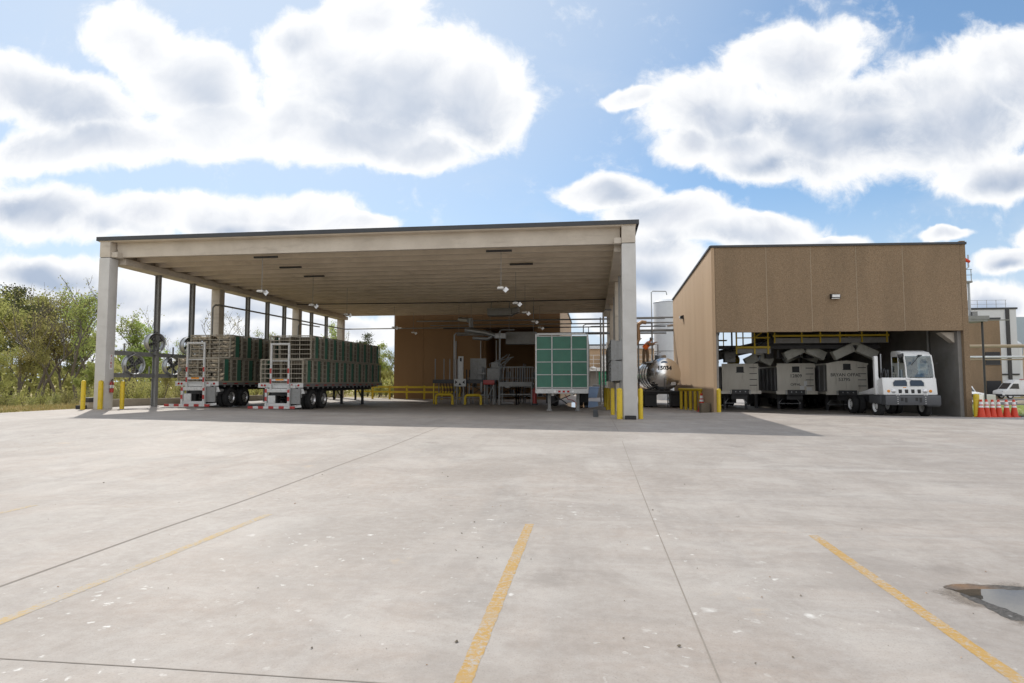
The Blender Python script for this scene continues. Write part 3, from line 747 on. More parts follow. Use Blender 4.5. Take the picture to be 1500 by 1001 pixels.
m = MB(); m.prism([(BX1-.41,3.45),(BX1-.41,3.95),(BX1-1.0,3.95)], 'y', BYF+.45, BYF+.9); m.build('corbel', M['precast'], bay)
def wall_light(x, y, z, face, lab):
    r = empty('wall_light', (x, y, z), lab, 'lamp', 'wall lights on the brown building')
    m = MB()
    if face == 'y': m.prism([(0,-.10),(-.10,-.12),(-.22,-.06),(-.2,.06),(0,.12)], 'x', -.2, .2)
    else: m.prism([(0,-.10),(-.10,-.12),(-.22,-.06),(-.2,.06),(0,.12)], 'y', -.2, .2)
    m.move(lambda p: p + Vector((x, y, z))); h = m.build('lamp_housing', M['black'], r)
    m = MB()
    if face == 'y': m.beam((x-.17,y-.14,z-.115),(x+.17,y-.14,z-.115),.14,.03); m.beam((x-.17,y-.225,z),(x+.17,y-.225,z),.03,.12)
    else: m.beam((x-.14,y-.17,z-.115),(x-.14,y+.17,z-.115),.14,.03); m.beam((x-.225,y-.17,z),(x-.225,y+.17,z),.03,.12)
    m.build('diffuser', M['diffuser'], h)
wall_light(11.45, BYF-.002, 5.68, 'y', 'boxy wall light in the centre of the brown front above the bay')
wall_light(BX0-.002, 41.0, 5.75, 'x', 'small wall light on the sunlit tan side wall above the tank trailer')

# ------------------------------------------------------------------ brown wall closing the canopy at the back
bb = empty('live_hall', (-10, 52.5, 0), 'brown precast hall with a dark recess closing the back of the canopy', 'building')
def wallbox(x0, x1, z0, z1, y0=52.5, y1=52.75):
    for a, b in zip(fr(x0, x1, 3.0)[:-1], fr(x0, x1, 3.0)[1:]):
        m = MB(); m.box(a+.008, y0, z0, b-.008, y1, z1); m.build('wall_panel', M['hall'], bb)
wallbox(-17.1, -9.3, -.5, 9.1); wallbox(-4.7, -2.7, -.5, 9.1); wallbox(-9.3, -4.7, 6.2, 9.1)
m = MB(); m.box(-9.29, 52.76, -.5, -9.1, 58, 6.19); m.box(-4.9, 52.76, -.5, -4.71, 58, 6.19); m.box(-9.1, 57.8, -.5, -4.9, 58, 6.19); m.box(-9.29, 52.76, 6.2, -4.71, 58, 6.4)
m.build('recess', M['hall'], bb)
m = MB(); m.box(-17.1, 52.76, -.5, -16.9, 81, 9.1); m.build('side_wall', M['agg'], bb)
m = MB(); m.box(-2.9, 52.76, -.5, -2.7, 81, 9.1); m.build('side_wall', M['tan'], bb)  # sunlit side of the brown hall, its light put into the tan
m = MB(); m.box(-17.2, 52.4, 9.101, -2.6, 81, 9.3); m.build('roof', M['flash'], bb)
m = MB(); m.box(-17.1, 80.7, -.5, -2.9, 80.99, 9.1); m.build('back_wall', M['agg'], bb)
for x in (-11.6, -9.45, -8.1):
    m = MB(); m.cyl((x,52.42,.8),(x,52.42,5.1),.045,n=8); m.build('conduit', M['steel'], bb, smooth=True)

# low kerb wall along the left edge of the canopy
m = MB()
ys = fr(25.7, 53, 1.0)
for a, b in zip(ys[:-1], ys[1:]):
    za, zb = gz(-22.9,a), gz(-22.9,b)
    m.add([(-23.1,a,za-.3),(-22.75,a,za-.3),(-22.75,b,zb-.3),(-23.1,b,zb-.3),(-23.08,a,za+.36),(-22.78,a,za+.36),(-22.78,b,zb+.36),(-23.08,b,zb+.36)],
          [(4,5,6,7),(1,2,6,5),(3,0,4,7)] + ([(0,1,5,4)] if a == ys[0] else []) + ([(2,3,7,6)] if b == ys[-1] else []))
tag(m.build('kerb_wall', M['curb'], None, loc=(-22.9,26,gz(-22.9,26))), 'low beige concrete kerb wall along the wooded edge of the canopy', 'kerb')
# ------------------------------------------------------------------ wheels
def wheel(parent, x, y, z, r, w, face=1, rimmat='alu', name='wheel'):
    """tyre as the part, rim as its sub-part; axle along X, outer face towards face*X"""
    m = MB(); n = 28
    prof = [(r*.58,-w/2),(r*.8,-w/2),(r*.95,-w/2+.02),(r,-w*.36),(r*.985,-w*.12),(r*.985,w*.12),(r,w*.36),(r*.95,w/2-.02),(r*.8,w/2),(r*.58,w/2)]
    m.lathe(prof + [prof[0]], (x,y,z), 'x', n, caps=False)
    t = m.build(name, M['rubber'], parent, smooth=True)
    m = MB(); f = face*w/2
    pr = [(r*.6,f*.98),(r*.56,f*.9),(r*.5,f*.45),(r*.30,f*.30),(r*.22,f*.62),(r*.10,f*.7),(.005,f*.7)]
    m.lathe(pr, (x,y,z), 'x', 24, caps=False)
    m.lathe([(r*.6,-f*.9),(r*.4,-f*.3),(.005,-f*.3)], (x,y,z), 'x', 20, caps=False)
    for k in range(10):
        a = 2*math.pi*k/10; m.c = 1
        m.cbox(x+f*.42, y+r*.37*math.cos(a), z+r*.37*math.sin(a), .03, r*.09, r*.09)
    m.build('rim', [M[rimmat], M['darksteel']], t, smooth=True)
    return t

def text_mesh(s, size, parent, loc, name='lettering', mat='text', facing='-y', rz=0, extrude=.004, bold=.0, align='CENTER', yscale=1):
    cu = bpy.data.curves.new('txt', 'FONT'); cu.body = s; cu.size = size; cu.align_x = align; cu.align_y = 'CENTER'
    cu.extrude = extrude; cu.offset = bold; cu.resolution_u = 3
    o = bpy.data.objects.new('txt', cu); COL.objects.link(o)
    dg = bpy.context.evaluated_depsgraph_get(); me = bpy.data.meshes.new_from_object(o.evaluated_get(dg))
    bpy.data.objects.remove(o); bpy.data.curves.remove(cu)
    me.transform(Matrix.Diagonal((1, yscale, 1, 1)))
    me.transform(Matrix.Rotation(R(90), 4, 'X'))
    if rz: me.transform(Matrix.Rotation(rz, 4, 'Z'))
    me.materials.clear(); me.materials.append(M[mat])
    ob = bpy.data.objects.new(name, me); COL.objects.link(ob)
    ob.location = Vector(loc) - woff(parent); ob.parent = parent
    return ob

# ------------------------------------------------------------------ cage modules
CW, CLN, CH = 2.27, 1.12, 1.22
def cage_proto(green=True):
    r = empty('cage_module', (0,0,0))
    w, l, h = CW, CLN, CH
    m = MB(); p = .05
    for x in (-w/2, w/2-p):
        for y in (0, l-p): m.box(x, y, 0, x+p, y+p, h)
    for z in (0, h-p):
        m.box(-w/2+p, 0, z, w/2-p, p, z+p); m.box(-w/2+p, l-p, z, w/2-p, l, z+p)
        m.box(-w/2, p, z, -w/2+p, l-p, z+p); m.box(w/2-p, p, z, w/2, l-p, z+p)
    for s in (-1, 1): m.box(s*w/2-(p if s > 0 else 0), .44, p, s*w/2+(p if s < 0 else 0), .48, h-p)
    for k in (-.6, -.05, .5): m.box(k-.015, .005, p, k+.015, .035, h-p)
    m.build('frame', M['cagesteel'], r)
    m = MB()
    for i in range(5):
        z = .03 + i*(h-.06)/5
        m.box(-w/2+p+.01, .06, z, w/2-p-.01, l-.06, z+.018)
    m.box(-.012, .06, .06, .012, l-.06, h-.06); m.box(-w/2+.07, l*.93, .06, w/2-.07, l*.95, h-.06)
    m.build('shelf', M['crate_wood'], r)
    m = MB()
    for i in range(1, 5):
        z = .03 + i*(h-.06)/5
        m.box(-w/2+p, .004, z-.012, w/2-p, .024, z+.022)
        for s in (-1, 1): m.box(s*(w/2-.012)-.01, p, z-.012, s*(w/2-.012)+.01, .44, z+.02)
    for i in range(17):
        x = -w/2 + .09 + i*(w-.18)/16; m.box(x-.004, .012, p, x+.004, .02, h-p)
    for s in (-1, 1):
        for z in (.3,.55,.8,1.05): m.box(s*(w/2-.025)-.008, .87, z-.01, s*(w/2-.025)+.008, l-p, z+.01)
        for y in (.12,.19,.26,.33,.40): m.box(s*(w/2-.02)-.004, y-.004, p, s*(w/2-.02)+.004, y+.004, h-p)
    m.build('wire_front', M['cagesteel'], r)
    for s in (-1, 1):
        m = MB(); m.box(s*(w/2-.03)-.012, .49, p, s*(w/2-.03)+.012, .86 if green else .49+.02, h-p)
        m.build('side_door', M['green'], r)
    KID[r.name] = kids(r)
    return r
CP = cage_proto(); used_proto = [False]
def place_cage(x, y, z, lab, grp):
    if not used_proto[0]:
        used_proto[0] = True; o = CP; o.location = (x, y, z)
    else: o = copy_tree(CP, None, (x, y, z))
    tag(o, lab, 'cage', grp); return o

# ------------------------------------------------------------------ flatbed that carries the cages
def flatbed(name, xc, y0, ln, lab):
    zg = gz(xc, y0+1)
    r = empty(name, (xc, y0, zg), lab, 'trailer'); z = lambda h: zg + h
    w = 2.3; dk = 1.30
    m = MB(); m.box(xc-w/2, y0, z(dk-.09), xc+w/2, y0+ln, z(dk))
    m.box(xc-w/2-.02, y0+.02, z(dk-.16), xc-w/2+.05, y0+ln, z(dk-.02)); m.box(xc+w/2-.05, y0+.02, z(dk-.16), xc+w/2+.02, y0+ln, z(dk-.02))
    m.build('deck', M['greysteel'], r)
    m = MB()
    for s in (-.45, .45):
        m.box(xc+s-.06, y0+.3, z(.88), xc+s+.06, y0+ln-.3, z(dk-.095))
    k = y0+.7
    while k < y0+ln-.5:
        m.box(xc-w/2+.1, k-.04, z(dk-.21), xc+w/2-.1, k+.04, z(dk-.1)); k += .6
    for k in range(12):
        yy = y0 + 3.4 + k*.62
        if yy < y0+ln-.6: m.beam((xc+.5, yy, z(.9)), (xc+w/2-.05, yy, z(dk-.17)), .03, .06)
    m.build('chassis', M['darksteel'], r)
    # rear board and marker lights
    m = MB(); m.box(xc-w/2-.03, y0-.06, z(dk-.19), xc+w/2+.03, y0-.002, z(dk+.03)); rb = m.build('rear_board', M['dull_white'], r)
    for x in (-.98,-.82,.60,.95): 
        m = MB(); m.cyl((xc+x, y0-.085, z(dk-.08)), (xc+x, y0-.058, z(dk-.08)), .055, n=14); m.build('tail_light', M['redlens'], rb)
    m = MB()
    for k in range(11):
        yy = y0+.35+k*1.03; m.box(xc+w/2+.021, yy, z(dk-.11), xc+w/2+.03, yy+.32, z(dk-.05))
    m.build('reflective_tape', M['red'], r)
    m = MB()
    for k in range(18): m.cbox(xc+w/2+.03, y0+.5+k*.6, z(dk-.21), .05, .09, .09)
    m.build('strap_winch', M['steel'], r)
    # folding mast frame at the back
    uX = (-.37-.0, .55-.0)
    m = MB(); a, b = xc-.38, xc+.54
    for x in (a, b): m.box(x-.043, y0-.34, z(1.0), x+.043, y0-.25, z(3.32))
    m.box(a+.044, y0-.335, z(3.23), b-.044, y0-.255, z(3.315)); m.box(a+.044, y0-.325, z(2.41), b-.044, y0-.265, z(2.45)); m.box(a+.044, y0-.33, z(1.43), b-.044, y0-.26, z(1.53))
    fr_ = m.build('mast_frame', M['dull_white'], r, bevel=.008)
    m = MB()
    for x in (a, b):
        for z0 in (1.3, 1.82): m.box(x-.045, y0-.343, z(z0), x+.045, y0-.3405, z(z0+.24))
    m.build('red_tape', M['red'], fr_)
    m = MB(); m.box(xc-.12, y0-.345, z(1.46), xc+.3, y0-.331, z(1.53)); m.build('amber_marker', M['amber'], fr_)
    m = MB(); m.box(a+.02, y0-.20, z(1.08), b+.3, y0-.065, z(1.22)); m.build('rear_beam', M['dull_white'], r)
    # lower carrier frame
    m = MB(); la, lb = xc-.62, xc+.56
    for x in (la, lb): m.box(x-.055, y0-.33, z(.20), x+.055, y0-.19, z(1.08))
    m.box(la+.056, y0-.325, z(.88), lb-.056, y0-.2, z(1.06)); m.box(la+.056, y0-.3, z(.20), lb-.056, y0-.22, z(.34))
    m.box(la+.1, y0-.31, z(.345), la+.48, y0-.24, z(.72))
    cf = m.build('carrier_frame', M['dull_white'], r, bevel=.008)
    text_mesh('TRAILER', .12, cf, (xc-.02, y0-.33, z(.97))) if False else None
    m = MB()
    for x in (la, lb):
        m.box(x-.057, y0-.333, z(.45), x+.057, y0-.3305, z(.66)); m.box(x-.057, y0-.333, z(.86), x+.057, y0-.3305, z(1.04))
    m.build('red_tape', M['red'], cf)
    m = MB(); m.box(lb+.075, y0-.2, z(.3), lb+.55, y0-.1, z(1.06)); m.box(lb+.55, y0-.15, z(.62), xc+w/2, y0-.06, z(.78)); m.box(lb+.2, y0+.1, z(.82), xc+w/2-.02, y0+.5, z(.95))
    m.build('side_plate', M['greysteel'], r)
    m = MB(); m.add([(xc+.95,y0-.1,z(1.08)),(xc+1.2,y0-.1,z(1.06)),(xc+1.3,y0-.1,z(.82)),(xc+1.0,y0-.1,z(.78)),(xc+.95,y0-.06,z(1.08)),(xc+1.2,y0-.06,z(1.06)),(xc+1.3,y0-.06,z(.82)),(xc+1.0,y0-.06,z(.78))],
                    [(0,1,2,3),(4,7,6,5),(0,4,5,1),(1,5,6,2),(2,6,7,3),(3,7,4,0)]); m.build('mud_guard', M['dull_white'], r)
    # striped bumper bar reaching out to the left
    m = MB()
    x = xc-w/2-.35; i = 0
    while x < xc+w/2-.25:
        m.c = i % 2; m.box(x, y0-.42, z(.08), x+.27, y0-.345, z(.2)); x += .27; i += 1
    m.build('bumper_bar', [M['red'], M['dull_white']], r)
    m = MB(); m.beam((xc+w/2-.55, y0-.38, z(.14)), (xc+w/2-.05, y0-.05, z(.2)), .16, .12); m.build('step', M['dull_white'], r)
    # axles and wheels
    for k in range(2):
        yy = y0 + 1.25 + k*1.28
        m = MB(); m.cyl((xc-w/2+.2, yy, z(.5)), (xc+w/2-.2, yy, z(.5)), .07, n=10); m.build('axle', M['darksteel'], r)
        for s in (-1, 1):
            wheel(r, xc+s*(w/2-.16), yy, z(.5), .5, .27, s); wheel(r, xc+s*(w/2-.46), yy, z(.5), .5, .27, s)
    m = MB(); m.box(xc-.9, y0+.75, z(.68), xc+.9, y0+3.05, z(.86)); m.build('suspension', M['darksteel'], r)
    # landing legs towards the front
    for s in (-.7, .7):
        yy = y0 + ln - 2.4; za = gz(xc, yy)
        m = MB(); m.box(xc+s-.07, yy-.07, za+.03, xc+s+.07, yy+.07, z(1.1)); m.box(xc+s-.14, yy-.14, za, xc+s+.14, yy+.14, za+.03)
        m.beam((xc+s, yy, z(.35)), (xc+s, yy-1.0, z(1.05)), .05, .05); m.beam((xc+s, yy-1.2, za+.3), (xc+s, yy-1.2, z(1.1)), .1, .1); m.build('landing_leg', M['darksteel'], r)
    return r, zg + dk

YR = 29.5
def cage_load(xc, y0, ztop, nlo, nup, where, grp, upoff):
    for t, (n, off) in enumerate(((nlo, 0), (nup, upoff))):
        for i in range(n):
            tier = ('lower', 'upper')[t]
            place_cage(xc, y0+.03+off+i*1.155, ztop + .012 + t*(CH+.03), f'{ORD[i]} {tier} cage from the rear on the {where}', grp)
tr, zt_ = flatbed('cage_trailer', -19.92, YR, 11.7, 'white-railed flatbed trailer loaded with hens in cages, beside the fans'); ZL = zt_
cage_load(-19.92, YR, zt_, 10, 9, 'loaded trailer beside the fans', 'hen cages on the loaded trailer', .95)
tr, zt_ = flatbed('cage_trailer', -15.42, YR, 11.7, 'flatbed trailer with two tiers of empty green-doored cages, mid canopy')
cage_load(-15.42, YR, zt_, 10, 9, 'trailer with the empty cages', 'empty cages on the middle trailer', .85)

# ------------------------------------------------------------------ hens (one continuous body each)
def hen_proto():
    pts = [(-.20,0,.13),(-.16,0,.12),(-.07,0,.085),(.03,0,.08),(.10,0,.10),(.135,0,.15),(.15,0,.185),(.175,0,.195),(.205,0,.185)]
    rad = [.012,.045,.078,.08,.06,.032,.028,.022,.004]
    m = MB(); m.tube(pts, rad, 9); o = m.build('hen', M['hen'], None, smooth=True, loc=(0,0,0))
    m = MB(); m.prism([(.13,.205),(.15,.225),(.175,.22),(.18,.205)], 'y', -.006, .006); m.build('comb', M['comb'], o)
    KID[o.name] = kids(o)
    return o
HP = hen_proto(); first = [True]; hc = 0
rnd = random.Random(3)
def hen(x, y, z, rz, lab, grp):
    global HP
    if first[0]: first[0] = False; o = HP; o.location = (x, y, z); o.rotation_euler = (0,0,rz)
    else: o = copy_tree(HP, None, (x, y, z), rz)
    s = rnd.uniform(.95, 1.25); o.scale = (s, s, s*rnd.uniform(.85,1.0))
    tag(o, lab, 'hen', grp)
sh = (CH-.06)/5
for t, off in ((0, 0), (1, .95)):
    for i in range(5):
        for j in range(8):
            if rnd.random() < .86:
                hen(-19.92-1.0+j*.285+rnd.uniform(-.04,.04), YR+.03+off+.2+rnd.uniform(-.03,.1), ZL+.012+t*(CH+.03)+.05+i*sh, rnd.uniform(-.7,.7)+rnd.choice((0,math.pi)), f'pale hen crouching in the rear {("lower","upper")[t]} cage of the loaded trailer', 'hens in the rear cages')
for t, off in ((0, 0), (1, .95)):
    for k in range(4):
        for i in range(5):
            for q in range(2):
                hen(-19.92+CW/2-.27-.1*q, YR+.03+off+k*1.155+.14+q*.2, ZL+.012+t*(CH+.03)+.05+i*sh, rnd.uniform(-1,1)+math.pi/2, f'pale hen behind the side wire of the loaded trailer, {("lower","upper")[t]} tier', 'hens behind the side wire')

# ------------------------------------------------------------------ trailer with the green end wall
def green_trailer():
    xc, y0 = -1.535, 31.4; zg = gz(xc, y0); z = lambda h: zg + h; w = 2.58
    r = empty('panelled_trailer', (xc, y0, zg), 'parked trailer with a tall end wall of green panels in a white frame', 'trailer')
    xs = [xc-w/2, xc-w/2+.80, xc+w/2-.80, xc+w/2]; zs = [1.22, 1.86, 2.50, 3.14, 3.80]
    for i in range(3):
        for j in range(4):
            m = MB(); m.box(xs[i]+.025, y0+.02, z(zs[j]+.016), xs[i+1]-.025, y0+.05, z(zs[j+1]-.016)); m.build('green_panel', M['green'], r)
    m = MB()
    for i, x in enumerate(xs):
        hw = .026 if i in (1,2) else .034
        m.box(x-hw, y0-.03, z(.95), x+hw, y0+.06, z(3.9))
    for j, zz in enumerate(zs):
        for i in range(3): m.box(xs[i]+.046, y0-.022, z(zz-.018), xs[i+1]-.046, y0+.05, z(zz+.018))
    m.box(xs[0]+.05, y0+.07, z(3.9), xs[3]-.1, y0+.15, z(3.96)); m.box(xs[0]+.05, y0-.02, z(3.86), xs[3]-.05, y0+.06, z(3.9))
    m.build('end_frame', M['dull_white'], r)
    m = MB(); m.box(xs[0]-.02, y0-.05, z(.93), xs[3]+.02, y0-.031, z(1.16)); bd = m.build('end_board', M['dull_white'], r)
    for x in (-.45,.45,-.22,.22,0):
        m = MB(); m.cbox(xc+x+.1, y0-.056, z(1.02), .12, .01, .1); m.build('marker_light', M['white'] if abs(x) == .45 else M['redlens'], bd)
    m = MB(); m.box(xs[0], y0+.06, z(1.0), xs[3], y0+11.5, z(1.2)); m.build('deck', M['greysteel'], r)
    for s in (0, 3):
        for k in range(9):
            m = MB(); sg = -1 if s == 0 else 1
            m.box(xs[s]-sg*.06, y0+.2+k*1.25, z(1.22), xs[s]-sg*.02, y0+1.35+k*1.25, z(3.75)); m.build('side_panel', M['green'], r)
    m = MB()
    for s in (0, 3):
        for k in range(10): m.box(xs[s]-.04, y0+.09+k*1.25, z(1.2), xs[s]+.04, y0+.18+k*1.25, z(3.85))
        m.box(xs[s]-.035, y0+.19, z(3.86), xs[s]+.035, y0+11.4, z(3.92))
    m.build('side_frame', M['worn_white'], r)
    for j in range(1, 5):
        m = MB(); m.box(xs[0]+.1, y0+.1, z(zs[j]-.03), xs[3]-.1, y0+11.3, z(zs[j])); m.build('tier_floor', M['crate_wood'], r)
    m = MB(); m.box(xc-.55, y0+.3, z(.8), xc-.42, y0+11.2, z(.998)); m.box(xc+.42, y0+.3, z(.8), xc+.55, y0+11.2, z(.998)); m.box(xc-.5, y0+.5, z(.9), xc+.5, y0+1.6, z(.96)); m.build('chassis', M['worn_white'], r)
    for s in (-.72, .76):
        m = MB(); m.box(xc+s-.08, y0+1.3, z(.08), xc+s+.08, y0+1.46, z(1.0)); m.box(xc+s-.13, y0+1.24, z(0), xc+s+.13, y0+1.52, z(.08)); m.build('landing_leg', M['greysteel'], r)
    m = MB(); m.beam((xc-.7,y0+1.5,z(.35)),(xc+.7,y0+1.5,z(.95)),.05,.05); m.beam((xc-.6,y0+1.7,z(.9)),(xc+.2,y0+1.5,z(.35)),.05,.05); m.build('leg_brace', M['darksteel'], r)
    m = MB(); m.tube([(xc+.1,y0+1.2,z(.85)),(xc+.25,y0+1.2,z(.6)),(xc+.5,y0+1.3,z(.55)),(xc+.7,y0+1.3,z(.35))], .02, 6); m.build('air_hose', M['red'], r)
    for k in range(2):
        for s in (-1, 1):
            wheel(r, xc+s*(w/2-.18), y0+7.6+k*1.3, z(.5), .5, .28, s); wheel(r, xc+s*(w/2-.5), y0+7.6+k*1.3, z(.5), .5, .28, s)
    m = MB(); m.box(xc-w/2+.02, y0+7.05, z(.25), xc-w/2+.5, y0+7.08, z(.95)); m.box(xc+w/2-.5, y0+7.05, z(.25), xc+w/2-.02, y0+7.08, z(.95)); m.build('mud_flap', M['black'], r)
green_trailer()

# ------------------------------------------------------------------ offal trailers
def offal(xc, y0, w, top, arch, lab, lines, sheets=False):
    zg = gz(xc, y0) - .02; z = lambda h: zg + h
    r = empty('offal_trailer', (xc, y0, zg), lab, 'trailer', 'offal trailers parked in the bay')
    ln = 9.5; zb = 1.12; hw = w/2
    m = MB()
    poly = [(xc-hw, z(zb)), (xc+hw, z(zb)), (xc+hw, z(top-(.16 if arch else 0)))]
    if arch:
        for k in range(1, 8):
            t = k/8; poly.append((xc+hw-w*t, z(top - .16 + .16*math.sin(math.pi*t))))
    poly.append((xc-hw, z(top-(.16 if arch else 0))))
    m.prism(poly, 'y', y0, y0+.06); fw = m.build('front_wall', M['trailer'], r, bevel=.012)
    m = MB()
    for s in (-1, 1):
        m.box(xc+s*hw-(.05 if s > 0 else 0), y0+.061, z(zb), xc+s*hw+(.05 if s < 0 else 0), y0+ln, z(top-.16))
    m.box(xc-hw+.05, y0+ln-.05, z(zb), xc+hw-.05, y0+ln, z(top-.16)); m.box(xc-hw+.05, y0+.061, z(zb), xc+hw-.05, y0+ln-.05, z(zb+.05))
    sd = m.build('side_wall', M['greysteel'], r)  # silver like the front; the sides' shade is put into a darker grey
    for k in range(11):
        for s in (-1, 1):
            m = MB(); m.box(xc+s*(hw+.03)-.029, y0+.3+k*.8, z(zb+.02), xc+s*(hw+.03)+.029, y0+.38+k*.8, z(top-.26)); m.build('rib', M['greysteel'], sd)
    m = MB(); m.box(xc-hw-.05, y0-.03, z(top-.24), xc-hw+.0, y0+ln, z(top-.15)); m.box(xc+hw, y0-.03, z(top-.24), xc+hw+.05, y0+ln, z(top-.15)); m.build('top_rail', M['trailer'], r)
    m = MB(); m.box(xc-hw-.08, y0-.05, z(zb-.18), xc+hw+.12, y0+.02, z(zb-.002)); m.box(xc-hw, y0+.021, z(zb-.15), xc+hw, y0+ln, z(zb-.01)); m.build('base_rail', M['trailer'], r)
    m = MB(); m.box(xc-.2, y0-.012, z(top-.5), xc+.2, y0-.001, z(top-.16-.02)); m.box(xc-.24, y0-.02, z(top-.53), xc+.24, y0-.0125, z(top-.5)); m.build('vent_hatch', M['black'], fw)
    for k in range(4):
        m = MB(); zz = z(zb + .30 + k*.34); m.box(xc+hw-.5, y0-.075, zz, xc+hw-.1, y0-.05, zz+.035); m.box(xc+hw-.5, y0-.05, zz, xc+hw-.47, y0-.001, zz+.035); m.box(xc+hw-.13, y0-.05, zz, xc+hw-.1, y0-.001, zz+.035); m.build('rung', M['darksteel'], fw)
    for (s, sz, dx, zz) in lines: text_mesh(s, sz, fw, (xc+dx, y0-.003, z(zz)), extrude=.002, bold=.004)
    if sheets:
        for (dx, zz, a, b) in ((.33,1.32,.24,.22),(.52,1.55,.17,.30),(.72,1.25,.3,.2)):
            m = MB(); m.box(xc+dx-a/2, y0-.008, z(zz-b/2), xc+dx+a/2, y0-.002, z(zz+b/2)); m.build('placard', M['white'], fw)
    m = MB(); m.box(xc-.5, y0-.12, z(zb-.2), xc+.45, y0-.051, z(zb+.07)); m.build('coupling_box', M['darksteel'], r)
    m = MB()
    for dx in (-.3,-.05,.25): m.cyl((xc+dx, y0-.15, z(zb-.05)), (xc+dx, y0-.121, z(zb-.05)), .035, n=10)
    m.box(xc-.6, y0-.1, z(zb-.2), xc-.56, y0-.052, z(zb+.05)); m.box(xc+.5, y0-.1, z(zb-.2), xc+.54, y0-.052, z(zb+.05)); m.build('gladhand', M['steel'], r)
    m = MB(); m.box(xc-.45, y0+.3, z(.62), xc+.45, y0+ln-.2, z(zb-.16)); m.build('chassis', M['darksteel'], r)
    yy = y0 + 1.4
    for s in (-.62, .62):
        m = MB(); m.box(xc+s-.07, yy-.07, gz(xc,yy), xc+s+.07, yy+.07, z(.95)); m.build('landing_leg', M['darksteel'], r)
    m = MB()
    for s in (-1, 1):
        m.beam((xc+s*.62, yy-.09, z(.38)), (xc+s*.2, yy-.09, z(.9)), .035, .035)
    m.beam((xc-.62, yy-.09, z(.36)), (xc+.62, yy-.09, z(.36)), .03, .03); m.build('leg_brace', M['steel'], r)
    for k in range(2):
        for s in (-1, 1): wheel(r, xc+s*(hw-.16), y0+6.6+k*1.3, z(.5), .5, .28, s, 'greysteel'); wheel(r, xc+s*(hw-.48), y0+6.6+k*1.3, z(.5), .5, .28, s, 'greysteel')
    for s in (-1, 1):
        m = MB(); m.box(xc+s*hw-.25, y0+5.9, z(.2), xc+s*hw+.25 if s < 0 else xc+hw+.02, y0+5.93, z(.9)); m.build('mud_flap', M['black'], r)
offal(8.53, 37.9, 2.05, 2.70, False, 'plain open silver offal trailer beside the left bay wall', [])
offal(11.75, 38.3, 2.10, 2.74, False, 'middle offal trailer numbered 12809 with white placards', [('12809', .27, .0, 2.0), ('OFFAL', .2, -.02, 1.50)], True)
offal(14.15, 37.2, 2.15, 2.86, True, 'arch-topped offal trailer lettered 53795 behind the white tractor', [('BRYAN OFFAL', .25, -.08, 2.05), ('53795', .25, -.15, 1.79)])

